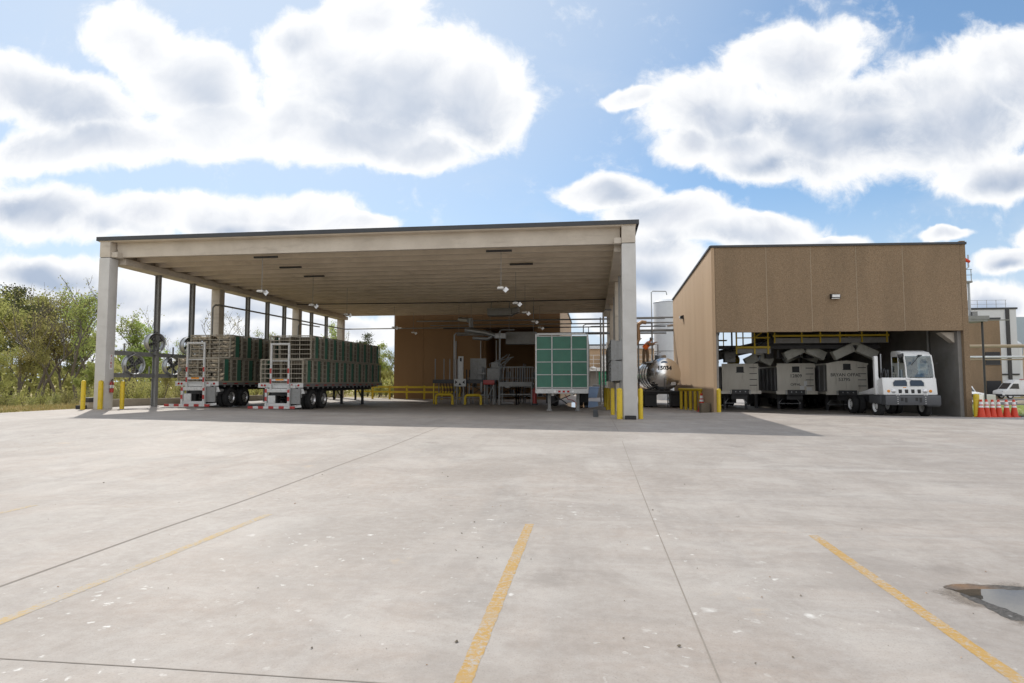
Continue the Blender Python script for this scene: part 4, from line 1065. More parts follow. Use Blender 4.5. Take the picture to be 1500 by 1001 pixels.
# ------------------------------------------------------------------ tank trailer
def tanker():
    xc, y0 = 4.28, 38.6; zg = gz(xc, y0) - .03; z = lambda h: zg + h
    r = empty('tank_trailer', (xc, y0, zg), 'polished stainless tank trailer numbered 15034 beside the tan wall', 'trailer')
    R0 = .98; zc = 2.05; ln = 11
    m = MB(); m.lathe([(.02,-.24),(.25,-.225),(.55,-.16),(.80,-.07),(.93,-.015),(R0,.03),(R0,.3)], (xc,y0,z(zc)), 'y', 48, caps=False)
    hd = m.build('tank_head', M['polished'], r, smooth=True)
    m = MB(); m.lathe([(R0,.301),(R0,ln),(.6,ln+.2),(.02,ln+.25)], (xc,y0,z(zc)), 'y', 48, caps=False); m.build('tank_shell', M['polished'], r, smooth=True)
    for k, yy in enumerate((.32, 2.4, 4.6, 6.8)):
        m = MB(); m.lathe([(R0+.002,-.05),(R0+.035,-.04),(R0+.035,.04),(R0+.002,.05)], (xc,y0+yy+.1,z(zc)), 'y', 48, caps=False); m.build('ring_band', M['black'] if k == 0 else M['steel'], r, smooth=True)
    # badge and number follow the head, low relief
    text_mesh('15034', .34, hd, (xc, y0-.21, z(zc+.36)), mat='text', extrude=.01, bold=.012)
    m = MB(); m.lathe([(.16,0),(.15,-.012),(.01,-.014)], (0,0,0), 'y', 20, caps=False); m.move(lambda p: Vector((p.x*1.25+xc, p.y+y0-.10, p.z*.75+z(zc+.68)))); m.build('badge', M['bluebin'], hd)
    m = MB(); m.cyl((xc, y0-.26, z(zc-.2)), (xc, y0-.2, z(zc-.2)), .06, n=14); m.tube([(xc, y0-.25, z(zc-.25)), (xc, y0-.27, z(zc-.5)), (xc, y0-.15, z(zc-.8)), (xc,y0+.1,z(zc-1.05))], .035, 8); m.build('outlet_valve', M['steel'], hd, smooth=True)
    m = MB(); m.box(xc+.38, y0-.13, z(zc-.66), xc+.66, y0-.105, z(zc-.48)); m.move(lambda p: p); m.build('placard', M['white'], hd)
    m = MB(); m.lathe([(.35,.9),(.35,1.16),(.3,1.2),(.02,1.22)], (xc-.1, y0+1.1, z(zc)), 'z', 22, caps=False); mh = m.build('manhole', M['steel'], r, smooth=True)
    m = MB(); m.tube([(xc-.45,y0+.9,z(zc+1.0)),(xc-.45,y0+.9,z(zc+1.3)),(xc-.1,y0+1.0,z(zc+1.35))], .025, 8); m.build('handle', M['steel'], mh)
    m = MB(); m.box(xc-1.05, y0+.2, z(zc+.70), xc-.62, y0+4.2, z(zc+.75)); m.build('catwalk', M['steel'], r)
    m = MB(); m.box(xc-1.22, y0-.35, z(.98), xc+1.22, y0+.0, z(1.06)); m.box(xc-1.2, y0+.01, z(.85), xc+1.2, y0+.15, z(1.03)); m.build('rear_platform', M['darksteel'], r)
    m = MB(); m.tube([(xc-1.2,y0-.3,z(1.1)),(xc-.9,y0-.3,z(1.16)),(xc-.45,y0-.2,z(1.35))], .05, 8); m.tube([(xc-.85,y0-.28,z(1.1)),(xc-.6,y0-.2,z(1.5)),(xc-.98,y0+.3,z(1.7))], .025, 8); m.build('hose', M['black'], r, smooth=True)
    m = MB(); m.box(xc-.5, y0+.2, z(.8), xc-.38, y0+ln, z(1.08)); m.box(xc+.38, y0+.2, z(.8), xc+.5, y0+ln, z(1.08)); m.build('chassis', M['darksteel'], r)
    for s in (-1, 1):
        m = MB(); m.box(xc+s*.8-.36, y0+.2, z(.12), xc+s*.8+.36, y0+.24, z(.84)); m.build('mud_flap', M['black'], r)
        for k in range(2): wheel(r, xc+s*1.02, y0+1.2+k*1.3, z(.5), .5, .28, s); wheel(r, xc+s*.72, y0+1.2+k*1.3, z(.5), .5, .28, s)
    m = MB(); m.box(xc+.14, y0-.2, z(.1), xc+.2, y0-.15, z(.98)); m.box(xc+.3, y0-.2, z(.1), xc+.36, y0-.15, z(.98)); m.box(xc+.2, y0-.19, z(.3), xc+.3, y0-.16, z(.34)); m.box(xc+.2, y0-.19, z(.6), xc+.3, y0-.16, z(.64)); m.build('ladder', M['darksteel'], r)
    return zc, zg
tk = tanker()

# ------------------------------------------------------------------ terminal tractor
def tractor():
    xc, y0 = 14.42, 30.75; zg = 0.0; z = lambda h: zg + h; w = 2.32
    r = empty('yard_tractor', (xc, y0, zg), 'white yard tractor with one-man cab and black bumper parked in the bay', 'tractor')
    L0, R0 = xc-w/2, xc+w/2
    # lower body with sloped front
    m = MB(); m.prism([(y0+.02,z(1.02)),(y0+.75,z(1.02)),(y0+.75,z(1.62)),(y0+.6,z(1.72)),(y0+.20,z(1.82)),(y0+.12,z(1.79))], 'x', L0, R0)
    body = m.build('body', M['white'], r, bevel=.05)
    def front(px, zz):   # point on the leaning front
        return y0 + .02 + .10*(zz-1.02)/.78 - .004
    # two engine windows in the nose
    for sx in (-1, 1):
        c = xc - .05 + sx*.36
        poly = [(-.29,-.13),(.29,-.13),(.30,.03),(.20,.14),(-.25,.15),(-.30,.05)]
        if sx < 0: poly = [(-a, b) for a, b in poly][::-1]
        m = MB(); m.loft([[(c+a*1.0, front(0,1.55+b)-.012, z(1.55+b)) for a, b in poly], [(c+a, front(0,1.55+b)+.03, z(1.55+b)) for a, b in poly]]); g = m.build('nose_window', M['darkglass'], body)
        m = MB(); m.loft([[(c+a*1.13, front(0,1.55+b*1.2)-.006, z(1.55+b*1.2)) for a, b in poly], [(c+a*1.13, front(0,1.55+b*1.2)+.03, z(1.55+b*1.2)) for a, b in poly]]); m.build('window_trim', M['worn_white'], g)
    for k in range(4):
        m = MB(); x = xc - .43 + k*.27; m.box(x-.07, front(0,1.18)-.012, z(1.09), x+.07, front(0,1.18)+.05, z(1.27)); m.build('vent', M['black'], body, bevel=.015)
    for x, mt, nm, rr in ((-.93,'amber','turn_signal',.065),(.86,'amber','turn_signal',.065),(-.72,'alu','headlight',.10),(.63,'alu','headlight',.10)):
        m = MB(); m.lathe([(rr,.03),(rr,-.015),(rr*.8,-.03),(.01,-.032)], (xc+x, front(0,1.19), z(1.19)), 'y', 18, caps=False); m.build(nm, M[mt], body, smooth=True)
    m = MB(); m.lathe([(.11,.02),(.11,-.012),(.01,-.016)], (0,0,0), 'y', 18, caps=False); m.move(lambda p: Vector((p.x+xc-.03, p.y+front(0,1.78), p.z*.45+z(1.765)))); m.build('badge', M['alu'], body)
    m = MB(); m.box(xc-.3, front(0,1.36)-.006, z(1.345), xc-.16, front(0,1.36)+.02, z(1.375)); m.build('marker_light', M['amber'], body)
    # cab, driver's side only
    m = MB(); m.box(xc-.09, y0+.751, z(1.0), R0-.01, y0+1.78, z(1.78)); m.build('cab_base', M['white'], r, bevel=.02)
    cL, cR = xc-.10, R0-.03; b0 = y0+.16; bk = y0+1.62
    prof = [(b0,1.80),(b0-.01,1.86),(b0+.06,2.35),(b0+.20,2.84),(b0+.42,3.0),(b0+.85,3.09),(bk-.1,3.09),(bk,3.05),(bk,1.80)]
    # pillars and roof
    m = MB(); m.prism([(b0+.17,z(2.80)),(b0+.40,z(2.99)),(b0+.85,z(3.09)),(bk-.1,z(3.09)),(bk,z(3.05)),(bk,z(2.80))], 'x', cL, cR); m.build('cab_roof', M['white'], r, bevel=.05)
    for x in (cL+.03, cR-.03):
        m = MB(); m.tube([(x, b0+.02, z(1.80)), (x, b0+.09, z(2.35)), (x, b0+.22, z(2.84))], .035, 8); m.build('cab_pillar', M['white'], r, smooth=True)
        m = MB(); m.box(x-.03, bk-.1, z(1.79), x+.03, bk-.045, z(2.82)); m.build('cab_pillar', M['white'], r)
    m = MB(); m.box(cL, bk-.04, z(1.79), cR, bk, z(1.95)); m.build('rear_panel', M['white'], r)
    m = MB(); m.box(cL-.002, b0+.72, z(1.80), cL+.035, b0+.77, z(2.81)); m.build('cab_pillar', M['white'], r)
    rows = [[(x, b0+a, z(h)) for x in (cL+.06, cL+.35, (cL+cR)/2, cR-.35, cR-.06)] for a, h in ((.0,1.84),(.03,2.1),(.075,2.35),(.135,2.6),(.20,2.82))]
    m = MB(); 
    vs = [p for rw in rows for p in rw]; m.add([(x, y-(.05 if k % 5 in (1,2,3) else 0), zz) for k, (x,y,zz) in enumerate(vs)], [(i*5+j, i*5+j+1, (i+1)*5+j+1, (i+1)*5+j) for i in range(4) for j in range(4)])
    ws = m.build('windscreen', M['glass'], r, smooth=True)
    m = MB(); m.beam(((cL+cR)/2+.05, b0+.12, z(2.83)), ((cL+cR)/2-.35, b0+.02, z(2.4)), .02, .02); m.cbox((cL+cR)/2+.05, b0+.1, z(2.84), .16, .08, .05); m.build('wiper', M['black'], ws)
    m = MB(); m.add([(cL+.012, b0+.06, z(1.84)),(cL+.012, b0+.71, z(1.80)),(cL+.012, b0+.71, z(2.8)),(cL+.012, b0+.24, z(2.8))], [(0,1,2,3)]); m.build('side_window', M['glass'], r)
    m = MB(); m.add([(cL+.012, b0+.78, z(1.80)),(cL+.012, bk-.1, z(1.80)),(cL+.012, bk-.1, z(2.8)),(cL+.012, b0+.78, z(2.8))], [(0,1,2,3)]); m.build('side_window', M['glass'], r)
    m = MB(); m.add([(cR-.012, b0+.06, z(1.84)),(cR-.012, bk-.1, z(1.80)),(cR-.012, bk-.1, z(2.8)),(cR-.012, b0+.24, z(2.8))], [(0,1,2,3)]); m.build('side_window', M['glass'], r)
    m = MB(); m.box(cL+.3, b0+.75, z(1.6), cL+.85, b0+1.3, z(1.98)); m.prism([(b0+1.15,z(1.98)),(b0+1.3,z(1.98)),(b0+1.38,z(2.62)),(b0+1.26,z(2.62))], 'x', cL+.32, cL+.83); m.build('driver_seat', M['black'], r, bevel=.03)
    m = MB(); m.prism([(b0+.1,z(1.6)),(b0+.5,z(1.6)),(b0+.42,z(1.98)),(b0+.12,z(1.9))], 'x', cL+.06, cR-.06); m.build('dashboard', M['darksteel'], r)
    m = MB(); m.lathe([(.2,-.012),(.215,0),(.2,.012),(.185,0),(.2,-.012)], (0,0,0), 'z', 20, caps=False); m.move(lambda p: Matrix.Rotation(R(-55), 3, 'X') @ p + Vector((cL+.57, b0+.55, z(2.05)))); m.build('steering_wheel', M['black'], r)
    # mirrors
    m = MB(); m.box(cL-.26, b0+.12, z(2.72), cL-.12, b0+.17, z(2.9)); m.beam((cL-.14,b0+.15,z(2.86)),(cL+.03,b0+.2,z(2.86)),.02,.02); m.box(cL-.1,b0+.1,z(2.78),cL-.02,b0+.15,z(2.94)); m.build('mirror', M['black'], r, bevel=.01)
    m = MB(); m.beam((cR,b0+.15,z(2.45)),(cR+.14,b0+.1,z(2.45)),.015,.015); m.cbox(cR+.15,b0+.1,z(2.45),.06,.05,.05); m.build('mirror', M['black'], r)
    # stack guard behind the nose on the passenger side
    m = MB(); m.box(L0-.10, y0+.62, z(1.02), L0+.06, y0+.80, z(2.83)); m.prism([(L0+.06,1.02),(L0+.5,1.02),(L0+.06,2.0)], 'y', y0+.755, y0+.795); m.build('stack_guard', M['white'], r, bevel=.02)
    m = MB(); m.beam((L0+.45,y0+1.25,z(1.0)),(L0+.45,y0+1.25,z(2.95)),.05,.05); m.cyl((L0+.75,y0+1.35,z(1.0)),(L0+.75,y0+1.35,z(2.2)),.08,n=12); m.build('exhaust_stack', M['steel'], r)
    m = MB(); m.tube([(L0+.5,y0+1.0,z(2.25)),(L0+.38,y0+1.0,z(2.0)),(L0+.42,y0+1.02,z(1.7)),(L0+.55,y0+1.1,z(1.5))], .05, 8); m.tube([(L0+.6,y0+1.0,z(2.2)),(L0+.62,y0+1.0,z(1.9)),(L0+.55,y0+1.02,z(1.6))], .04, 8); m.build('air_hose', M['black'], r, smooth=True)
    m = MB(); m.prism([(y0+.82,z(1.04)),(y0+2.6,z(.98)),(y0+2.6,z(1.08)),(y0+.82,z(1.36))], 'x', L0-.06, L0+.34); m.build('fender', M['white'], r, bevel=.02)
    m = MB(); m.cyl((L0-.05,y0+2.0,z(.85)),(L0-.05,y0+2.9,z(.85)),.2,n=18); m.build('fuel_tank', M['darksteel'], r, smooth=True) if False else None
    # bumper
    m = MB(); m.prism([(y0-.13,z(.56)),(y0+.3,z(.56)),(y0+.3,z(1.0)),(y0-.09,z(1.0)),(y0-.13,z(.96))], 'x', L0+.02, R0+.05); m.box(R0-.5, y0-.03, z(.5), R0+.05, y0+.3, z(.555)); m.box(L0-.02, y0+.301, z(.6), R0+.02, y0+1.5, z(1.0)); bu = m.build('bumper', M['greysteel'] if False else M['bumper'], r, bevel=.015)
    for x in (-.44, -.27, .18, .35):
        m = MB(); m.box(x+xc-.055, y0-.137, z(.68 if x in (-.27,.35) else .74), x+xc+.055, y0-.10, z(.90)); m.build('tow_slot', M['black'], bu)
    m = MB()
    for s in (-.62, .56):
        for zz in (.63,.72,.82,.92): m.cyl((xc+s, y0-.145, z(zz)), (xc+s, y0-.128, z(zz)), .02, n=8)
        m.cbox(xc+s-.04, y0-.12, z(1.03), .05, .05, .06); m.cbox(xc+s+.06, y0-.12, z(1.03), .05, .05, .06)
    m.build('bolt', M['alu'], bu)
    m = MB(); m.box(xc-.55, y0+.4, z(.6), xc-.4, y0+4.6, z(.9)); m.box(xc+.4, y0+.4, z(.6), xc+.55, y0+4.6, z(.9)); m.box(xc-.39, y0+3.2, z(.8), xc+.39, y0+4.4, z(.95)); m.box(xc-.39, y0+1.9, z(.62), xc+.39, y0+2.0, z(1.6)); m.build('chassis', M['darksteel'], r)
    m = MB(); m.lathe([(.02,0),(.5,0),(.5,.08),(.02,.08)], (xc, y0+3.8, z(1.0)), 'z', 22, caps=False); m.build('fifth_wheel', M['darksteel'], r)
    for s in (-1, 1): wheel(r, xc+s*(w/2-.14), y0+.95, z(.47), .48, .28, s, 'white')
    for s in (-1, 1): wheel(r, xc+s*(w/2-.10), y0+3.75, z(.47), .48, .27, s, 'white'); wheel(r, xc+s*(w/2-.42), y0+3.75, z(.47), .48, .27, s, 'white')
M['bumper'] = pmat('bumper_grey', (.085,.088,.095), .45, .1, var=.1)
tractor()
# ------------------------------------------------------------------ bollards
def bollard(x, y, h, r, lab, grp='yellow bollards'):
    z0 = gz(x, y)
    m = MB(); m.lathe([(r,-.1),(r,h-.03),(r*.92,h+.0),(r*.6,h+.03),(.005,h+.045)], (x,y,z0), 'z', 18, caps=False)
    o = m.build('bollard', M['yellow'], None, smooth=True, loc=(x,y,z0)); tag(o, lab, 'bollard', grp); return o
def gp(x, y): return ground_pt(x, y)
p = gp(124, 600); bollard(p[0], p[1], 1.22, .09, 'yellow bollard at the lot edge, outermost beside the front left column')
p = gp(150.5, 599.5); bollard(p[0], p[1]-.05, 1.22, .10, 'yellow bollard standing directly in front of the front left column')
p = gp(181, 599); bollard(p[0], p[1], 1.2, .09, 'yellow bollard just inside the front left column beside the fire extinguisher')
def pb(x, d, h, r, lab):
    X, Y = W(x, d); bollard(X, Y, h, r, lab)
pb(907, 24.7, 1.17, .115, 'thick yellow bollard on the inner side of the front right column')
pb(937.5, 24.8, 1.17, .095, 'yellow bollard on the outer side of the front right column')
pb(896.8, 28.6, 1.18, .09, 'yellow bollard just behind the front right column, nearest of the inside row')
pb(890, 34.2, 1.15, .12, 'yellow bollard beside the second right column')
pb(886.5, 38.5, 1.15, .10, 'farthest yellow bollard along the right side of the canopy')
X, Y = 5.62, 31.0; bollard(X+.35, Y, 1.15, .1, 'yellow bollard at the left corner of the truck bay')
pb(1427.5, 28.5, 1.02, .12, 'yellow bollard at the right corner of the brown building beside the traffic cones')
# yellow pipe barrier before the tank trailer
r = empty('pipe_barrier', (4.6, 33.4, gz(4.6, 33.4)), 'yellow barrier of upright posts under one top rail beside the tank trailer', 'barrier')
bx0, by0, bx1, by1 = *W(997, 35.6), *W(1032, 33.2)
for k in range(6):
    t = k/5; x, y = bx0+(bx1-bx0)*t, by0+(by1-by0)*t
    m = MB(); m.cyl((x,y,gz(x,y)-.1),(x,y,1.12),.085,n=14); m.build('post', M['yellow'], r, smooth=True)
m = MB(); m.tube([(bx0-.1,by0+.06,1.18),(bx1+.12,by1-.08,1.18)], .075, 12); m.build('top_rail', M['yellow'], r, smooth=True)

# ------------------------------------------------------------------ extinguisher, signs and small fittings at the columns
x, y = XL1+.002, 25.3; zc_ = gz(x, y)
r = empty('fire_extinguisher', (x+.1, y, zc_+.72), 'red fire extinguisher hung on the front left column', 'extinguisher')
m = MB(); m.lathe([(.01,0),(.075,.01),(.08,.05),(.08,.40),(.06,.47),(.025,.50),(.02,.54)], (x+.1,y,zc_+.72), 'z', 18, caps=False); b_ = m.build('cylinder', M['red'], r, smooth=True)
m = MB(); m.box(x+.06,y-.03,zc_+1.26,x+.2,y+.03,zc_+1.29); m.beam((x+.1,y,zc_+1.29),(x+.24,y,zc_+1.36),.03,.02); m.tube([(x+.12,y-.04,zc_+1.27),(x+.2,y-.1,zc_+1.15),(x+.19,y-.1,zc_+.9)],.014,6); m.build('valve', M['black'], r)
m = MB(); m.lathe([(.085,.2),(.085,.34)], (x+.1,y,zc_+.72), 'z', 18, caps=False); m.build('label_band', M['white'], b_, smooth=True)
r = empty('extinguisher_sign', (x, 25.3, zc_+2.0), 'narrow upright red and white sign on the front left column above the extinguisher', 'sign')
m = MB(); m.box(x+.001, 25.24, zc_+1.75, x+.012, 25.38, zc_+2.42); m.build('panel', M['white'], r)
for k, ch in enumerate('FIRE'):
    t = text_mesh(ch, .15, r, (x+.014, 25.31, zc_+2.33-k*.15), mat='red', rz=R(90), extrude=.001, bold=.006)
m = MB(); m.box(-22.35, 25.15, zc_-.02, -22.05, 25.6, zc_+.32); m.box(-22.38, 25.12, zc_+.32, -22.03, 25.62, zc_+.5); m.cbox(-22.0, 24.85, zc_+.09, .32, .2, .2)
r = empty('utility_box', (-22.2, 25.3, zc_)); tag(r, 'small dark topped utility box at the foot of the front left column', 'box')
m = MB(); m.box(-22.42, 25.05, zc_-.05, -22.05, 25.45, zc_+.3); m.build('body', M['curb'], r, bevel=.02)
m = MB(); m.box(-22.45, 25.02, zc_+.3, -22.03, 25.47, zc_+.5); m.build('lid', M['darksteel'], r, bevel=.02)
m = MB(); m.box(-22.32,24.62,zc_,-21.95,24.86,zc_+.18); tag(m.build('wheel_chock', M['rubber'], None, bevel=.04, loc=(-22.1,24.75,zc_)), 'black rubber chock lying by the front left column', 'chock')
m = MB(); m.prism([(-.09,0),(.09,0),(.07,.15),(-.07,.15)], 'x', -.22, .22); m.move(lambda p: p+Vector((1.45,24.86,gz(1.45,24.86)))); tag(m.build('wheel_chock', M['rubber'], None, bevel=.03, loc=(1.45,24.86,gz(1.45,24.86))), 'black rubber chock lying at the foot of the front right column', 'chock')
m = MB(); m.box(BX0-.5, 31.9, 0, BX0-.06, 32.6, .55); tag(m.build('cardboard_box', M['crate_wood'], None, bevel=.02, loc=(BX0-.3,32.2,0)), 'brown box on the ground between the barrier and the tan wall', 'box')

# ------------------------------------------------------------------ traffic cones
def cone_proto():
    r = empty('traffic_cone', (0,0,0)); H = .80
    m = MB(); m.lathe([(.155,.035),(.045,H),(.0,H+.003)], (0,0,0), 'z', 22, caps=False); b = m.build('body', M['cone'], r, smooth=True)
    m = MB(); q = .185; m.prism([(-q,-q+.05),(-q+.05,-q),(q-.05,-q),(q,-q+.05),(q,q-.05),(q-.05,q),(-q+.05,q),(-q,q-.05)], 'z', 0, .035); m.build('base', M['cone'], r)
    rr = lambda z: .155-(.11)*(z-.035)/(H-.035)+.003
    for a, c in ((.44,.53),(.58,.70)):
        m = MB(); m.lathe([(rr(a),a),(rr(c),c)], (0,0,0), 'z', 22, caps=False); m.build('reflective_band', M['white'], b, smooth=True)
    KID[r.name] = kids(r)
    for c in KID[r.name]: KID[c.name] = kids(c)
    return r
cp = cone_proto(); cxs = (1434,1442,1450.5,1459.5,1471,1482)
cl = ['traffic cone touching the yellow bollard, leftmost of the six', 'traffic cone second from the yellow bollard in the row of six', 'traffic cone third from the yellow bollard in the row of six',
      'traffic cone fourth from the yellow bollard in the row of six', 'traffic cone fifth from the yellow bollard, next to the last', 'traffic cone at the right end of the row of six']
for i, px in enumerate(cxs):
    X, Y = W(px, 28.3 + .1*i); o = cp if i == 0 else copy_tree(cp)
    o.location = (X, Y, gz(X, Y)); o.rotation_euler = (0,0,.4*i); tag(o, cl[i], 'traffic cone', 'row of traffic cones')
X, Y = W(1026.5, 32.6); o = copy_tree(cp, None, (X, Y, gz(X,Y)), .3, 1.18); tag(o, 'lone traffic cone standing inside the yellow pipe barrier', 'traffic cone')

# ------------------------------------------------------------------ fans along the left side
for z in (1.92, 2.95):
    r = tag(empty('fan_rail', (XL1-.1, 25.7, z)), 'long grey steel rail between the left posts, ' + ('lower, at mid fan height' if z < 2 else 'upper, between the fan rows'), 'rail', 'fan rails')
    m = MB(); m.box(XL1-.32, 25.65, z-.10, XL1-.30, 43, z+.10); m.box(XL1-.42, 25.65, z+.08, XL1-.321, 43, z+.10); m.box(XL1-.42, 25.65, z-.10, XL1-.321, 43, z-.08); m.build('channel', M['greysteel'], r)
    m = MB()
    for k in range(10): m.box(XL1-.31, 26.4+k*1.7, z+.101, XL1-.25, 26.46+k*1.7, z+.45)
    m.build('stub_post', M['greysteel'], r)
def fan(x, y, z, ry, lab):
    r = empty('barrel_fan', (x, y, z), lab, 'fan', 'barrel fans on the left rails'); q = .45
    m = MB(); m.lathe([(q,-.16),(q+.03,-.17),(q+.03,-.13),(q,-.12),(q,.12),(q+.03,.13),(q+.03,.17),(q,.16),(q-.02,.13),(q-.02,-.13),(q,-.16)], (x,y,z), 'x', 30, caps=False); m.build('barrel', M['steel'], r, smooth=True)
    m = MB()
    for k in range(4):
        a = k*math.pi/2+.5; c, s = math.cos(a), math.sin(a)
        def P(rr, t, dx): return (x+dx, y+rr*c - t*s, z+rr*s + t*c)
        m.add([P(.07,-.05,.04),P(.07,.05,-.04),P(.42,.16,-.06),P(.42,-.12,.06)], [(0,1,2,3)])
    m.lathe([(.09,-.1),(.1,0),(.09,.1)], (x,y,z), 'x', 14); m.build('blades', M['darksteel'], r)
    m = MB()
    for rr in (.12,.24,.36):
        for sx in (-.15,.15): m.lathe([(rr-.006,-.004),(rr+.006,-.004),(rr+.006,.004),(rr-.006,.004),(rr-.006,-.004)], (x+sx,y,z), 'x', 26, caps=False)
    for k in range(8):
        a = k*math.pi/4
        for sx in (-.15,.15): m.beam((x+sx,y,z),(x+sx,y+q*math.cos(a),z+q*math.sin(a)),.01,.01)
    m.build('grille', M['greysteel'], r)
    m = MB(); m.box(x-.12, y-.03, z-.6, x+.12, y+.03, z-.47); m.build('bracket', M['greysteel'], r)
    m = MB(); m.tube([(x-.1,y,z+.48),(x-.05,y+.02,z+.56),(x+.1,y+.04,z+.5)], .02, 6); m.build('cable', M['black'], r)
    r.rotation_euler = (0, 0, ry)
fx = XL1-.2
fan(fx, 26.95, 2.42, R(-16), 'silver barrel fan between the rails, nearest the front left column')
fan(fx, 28.35, 3.55, R(-16), 'silver barrel fan above the upper rail at the first steel post')
fan(fx, 29.7, 2.42, R(-16), 'silver barrel fan between the rails just left of the loaded trailer')
fan(fx, 31.0, 3.55, R(-16), 'silver barrel fan above the rail, half behind the hens')
fan(fx, 32.6, 2.42, R(-16), 'silver barrel fan between the rails behind the loaded trailer')

# galvanised box fans along the right side
def box_fan(x, y, z, lab):
    r = empty('box_fan', (x, y, z), lab, 'fan', 'box fans on the right side')
    m = MB(); q = .43
    rings = []
    for dx, s in ((.30,.55),(.05,.62),(-.06,.62),(-.30,.70)):
        s *= q/.62; rings.append([(x+dx, y+a*s, z+b*s) for a, b in ((-1,-1),(1,-1),(1,1),(-1,1))])
    m.loft(rings, caps=False); m.loft([[(p[0], y+(p[1]-y)*.96, z+(p[2]-z)*.96) for p in rg] for rg in rings], caps=False); m.build('housing', M['greysteel'], r)
    m = MB()
    for k in range(7): m.box(x-.32, y-.45, z-.42+k*.14, x-.28, y+.45, z-.405+k*.14)
    m.build('louvre', M['greysteel'], r)
    m = MB(); m.lathe([(.36,.0),(.34,.1),(.1,.12),(.01,.13)], (x-.06,y,z), 'x', 18, caps=False); m.build('blades', M['darksteel'], r)
    m = MB(); m.cbox(x+.16, y, z, .26, .26, .26); m.build('motor', M['darksteel'], r)
for t, z in enumerate((2.12, 3.02)):
    for i, y in enumerate((28.6, 29.7, 30.8, 31.9, 34.9, 36.0, 37.1, 38.2)):
        box_fan(1.12, y, z, f'galvanised box fan, {ORD[i]} from the front in the {("lower","upper")[t]} row by the right columns')
r = tag(empty('fan_rack', (1.4, 28.3, 0)), 'grey steel rack carrying the box fans along the right columns', 'rack')
for y in (28.4, 31.5, 34.4, 37.8, 39.5):
    m = MB(); m.box(1.30, y-.05, gz(1.35,y), 1.42, y+.05, 6.9); m.build('post', M['greysteel'], r)
for z in (1.62, 2.57, 3.50):
    m = MB(); m.box(1.22, 28.35, z-.05, 1.295, 39.6, z+.05); m.build('rail', M['greysteel'], r)
m = MB(); m.tube([(.75,42.9,.2),(.75,42.9,6.3),(.9,42.9,6.5),(1.3,42.9,6.5)], .06, 8); m.tube([(.55,43.0,.2),(.55,43.0,6.0)], .04, 8); tag(m.build('riser_pipe', M['steel'], None, smooth=True, loc=(.75,42.9,.1)), 'pair of steel riser pipes at the third right column', 'pipe')

# ------------------------------------------------------------------ yellow guard rail at the back left
r = tag(empty('guard_rail', (-14, 50.6, gz(-14,50.6))), 'low yellow guard rail of two bars before the brown hall', 'guard rail')
gx = fr(-19.8, -10.9, 1.5)
for x in gx:
    m = MB(); z0 = gz(x,50.6); m.box(x-.07, 50.55, z0, x+.07, 50.69, z0+1.15); m.build('post', M['yellow'], r, bevel=.01)
for h in (.62, 1.02):
    m = MB()
    for a, b in zip(gx[:-1], gx[1:]): m.box(a+.071, 50.50, gz(a,50.6)+h-.08, b-.071, 50.56, gz(b,50.6)+h+.08)
    m.build('rail', M['yellow'], r)
tag(r)
# ------------------------------------------------------------------ unloading machinery in the recess
def legs(m, x0, x1, y0, y1, z1, w=.06):
    for x in (x0, x1-w):
        for y in (y0, y1-w): m.box(x, y, gz(x,y), x+w, y+w, z1)
YM = 41.0
r = tag(empty('conveyor_table', (-8.7, YM, gz(-8.7,YM))), 'long dark conveyor table with upright stakes in front of the brown hall', 'conveyor')
m = MB(); legs(m, -10.6, -8.9, YM, YM+1.4, 1.5); legs(m, -8.2, -6.9, YM, YM+1.4, 1.5); m.box(-10.5,YM+.1,.5,-7.0,YM+.16,.56); m.box(-10.5,YM+1.2,.5,-7.0,YM+1.26,.56); m.build('leg_frame', M['greysteel'], r)
m = MB(); m.box(-10.65, YM-.03, 1.501, -6.6, YM+1.45, 1.76); m.build('belt_bed', M['darksteel'], r)
for i, x in enumerate((-10.55,-9.95,-9.55,-9.25,-9.0,-7.75,-7.4)):
    m = MB(); m.box(x, YM+.1, 1.761, x+.06, YM+.16, 3.15 if i < 5 else 2.7); m.build('stake', M['greysteel'], r)
m = MB()
for k in range(9): m.tube([(-10.2+k*.2,YM+.3,1.5),(-10.1+k*.2,YM+.3,1.0),(-10.2+k*.2,YM+.35,.7)], .03, 6)
m.build('hose', M['black'], r)
m = MB()
for x in (-10.6, -9.0): m.box(x, YM-.12, gz(x,YM), x+.08, YM-.04, 1.5)
m.build('yellow_leg', M['yellow'], r)
m = MB(); m.box(-8.3, YM+1.0, 1.761, -7.2, YM+1.06, 3.2); m.box(-7.6,YM+.2,1.761,-7.3,YM+.8,2.6); m.build('back_plate', M['greysteel'], r)
# tipping machine
r = tag(empty('cage_tipper', (-7.9, YM-.3, gz(-8,YM))), 'grey cage tipping machine with a white arrow plate and red guard', 'machine')
m = MB(); m.box(-8.85, YM-.3, 1.75, -8.52, YM-.15, 3.30); m.box(-9.1,YM-.45,1.30,-8.3,YM-.38,1.80); ms = m.build('mast', M['dull_white'], r, bevel=.02)
m = MB(); q = YM-.462
m.prism([(-8.80,1.38),(-8.60,1.38),(-8.70,1.56)], 'y', q, q+.01); m.prism([(-9.02,1.45),(-8.86,1.58),(-9.02,1.71)], 'y', q, q+.01); m.prism([(-8.38,1.45),(-8.38,1.71),(-8.54,1.58)], 'y', q, q+.01)
m.cbox(-8.68, YM-.305, 3.08, .12, .012, .24); m.build('arrow_mark', M['black'], ms)
m = MB()
for x in (-8.95,-8.5): m.box(x, YM-.4, gz(x,YM), x+.07, YM-.33, 1.3)
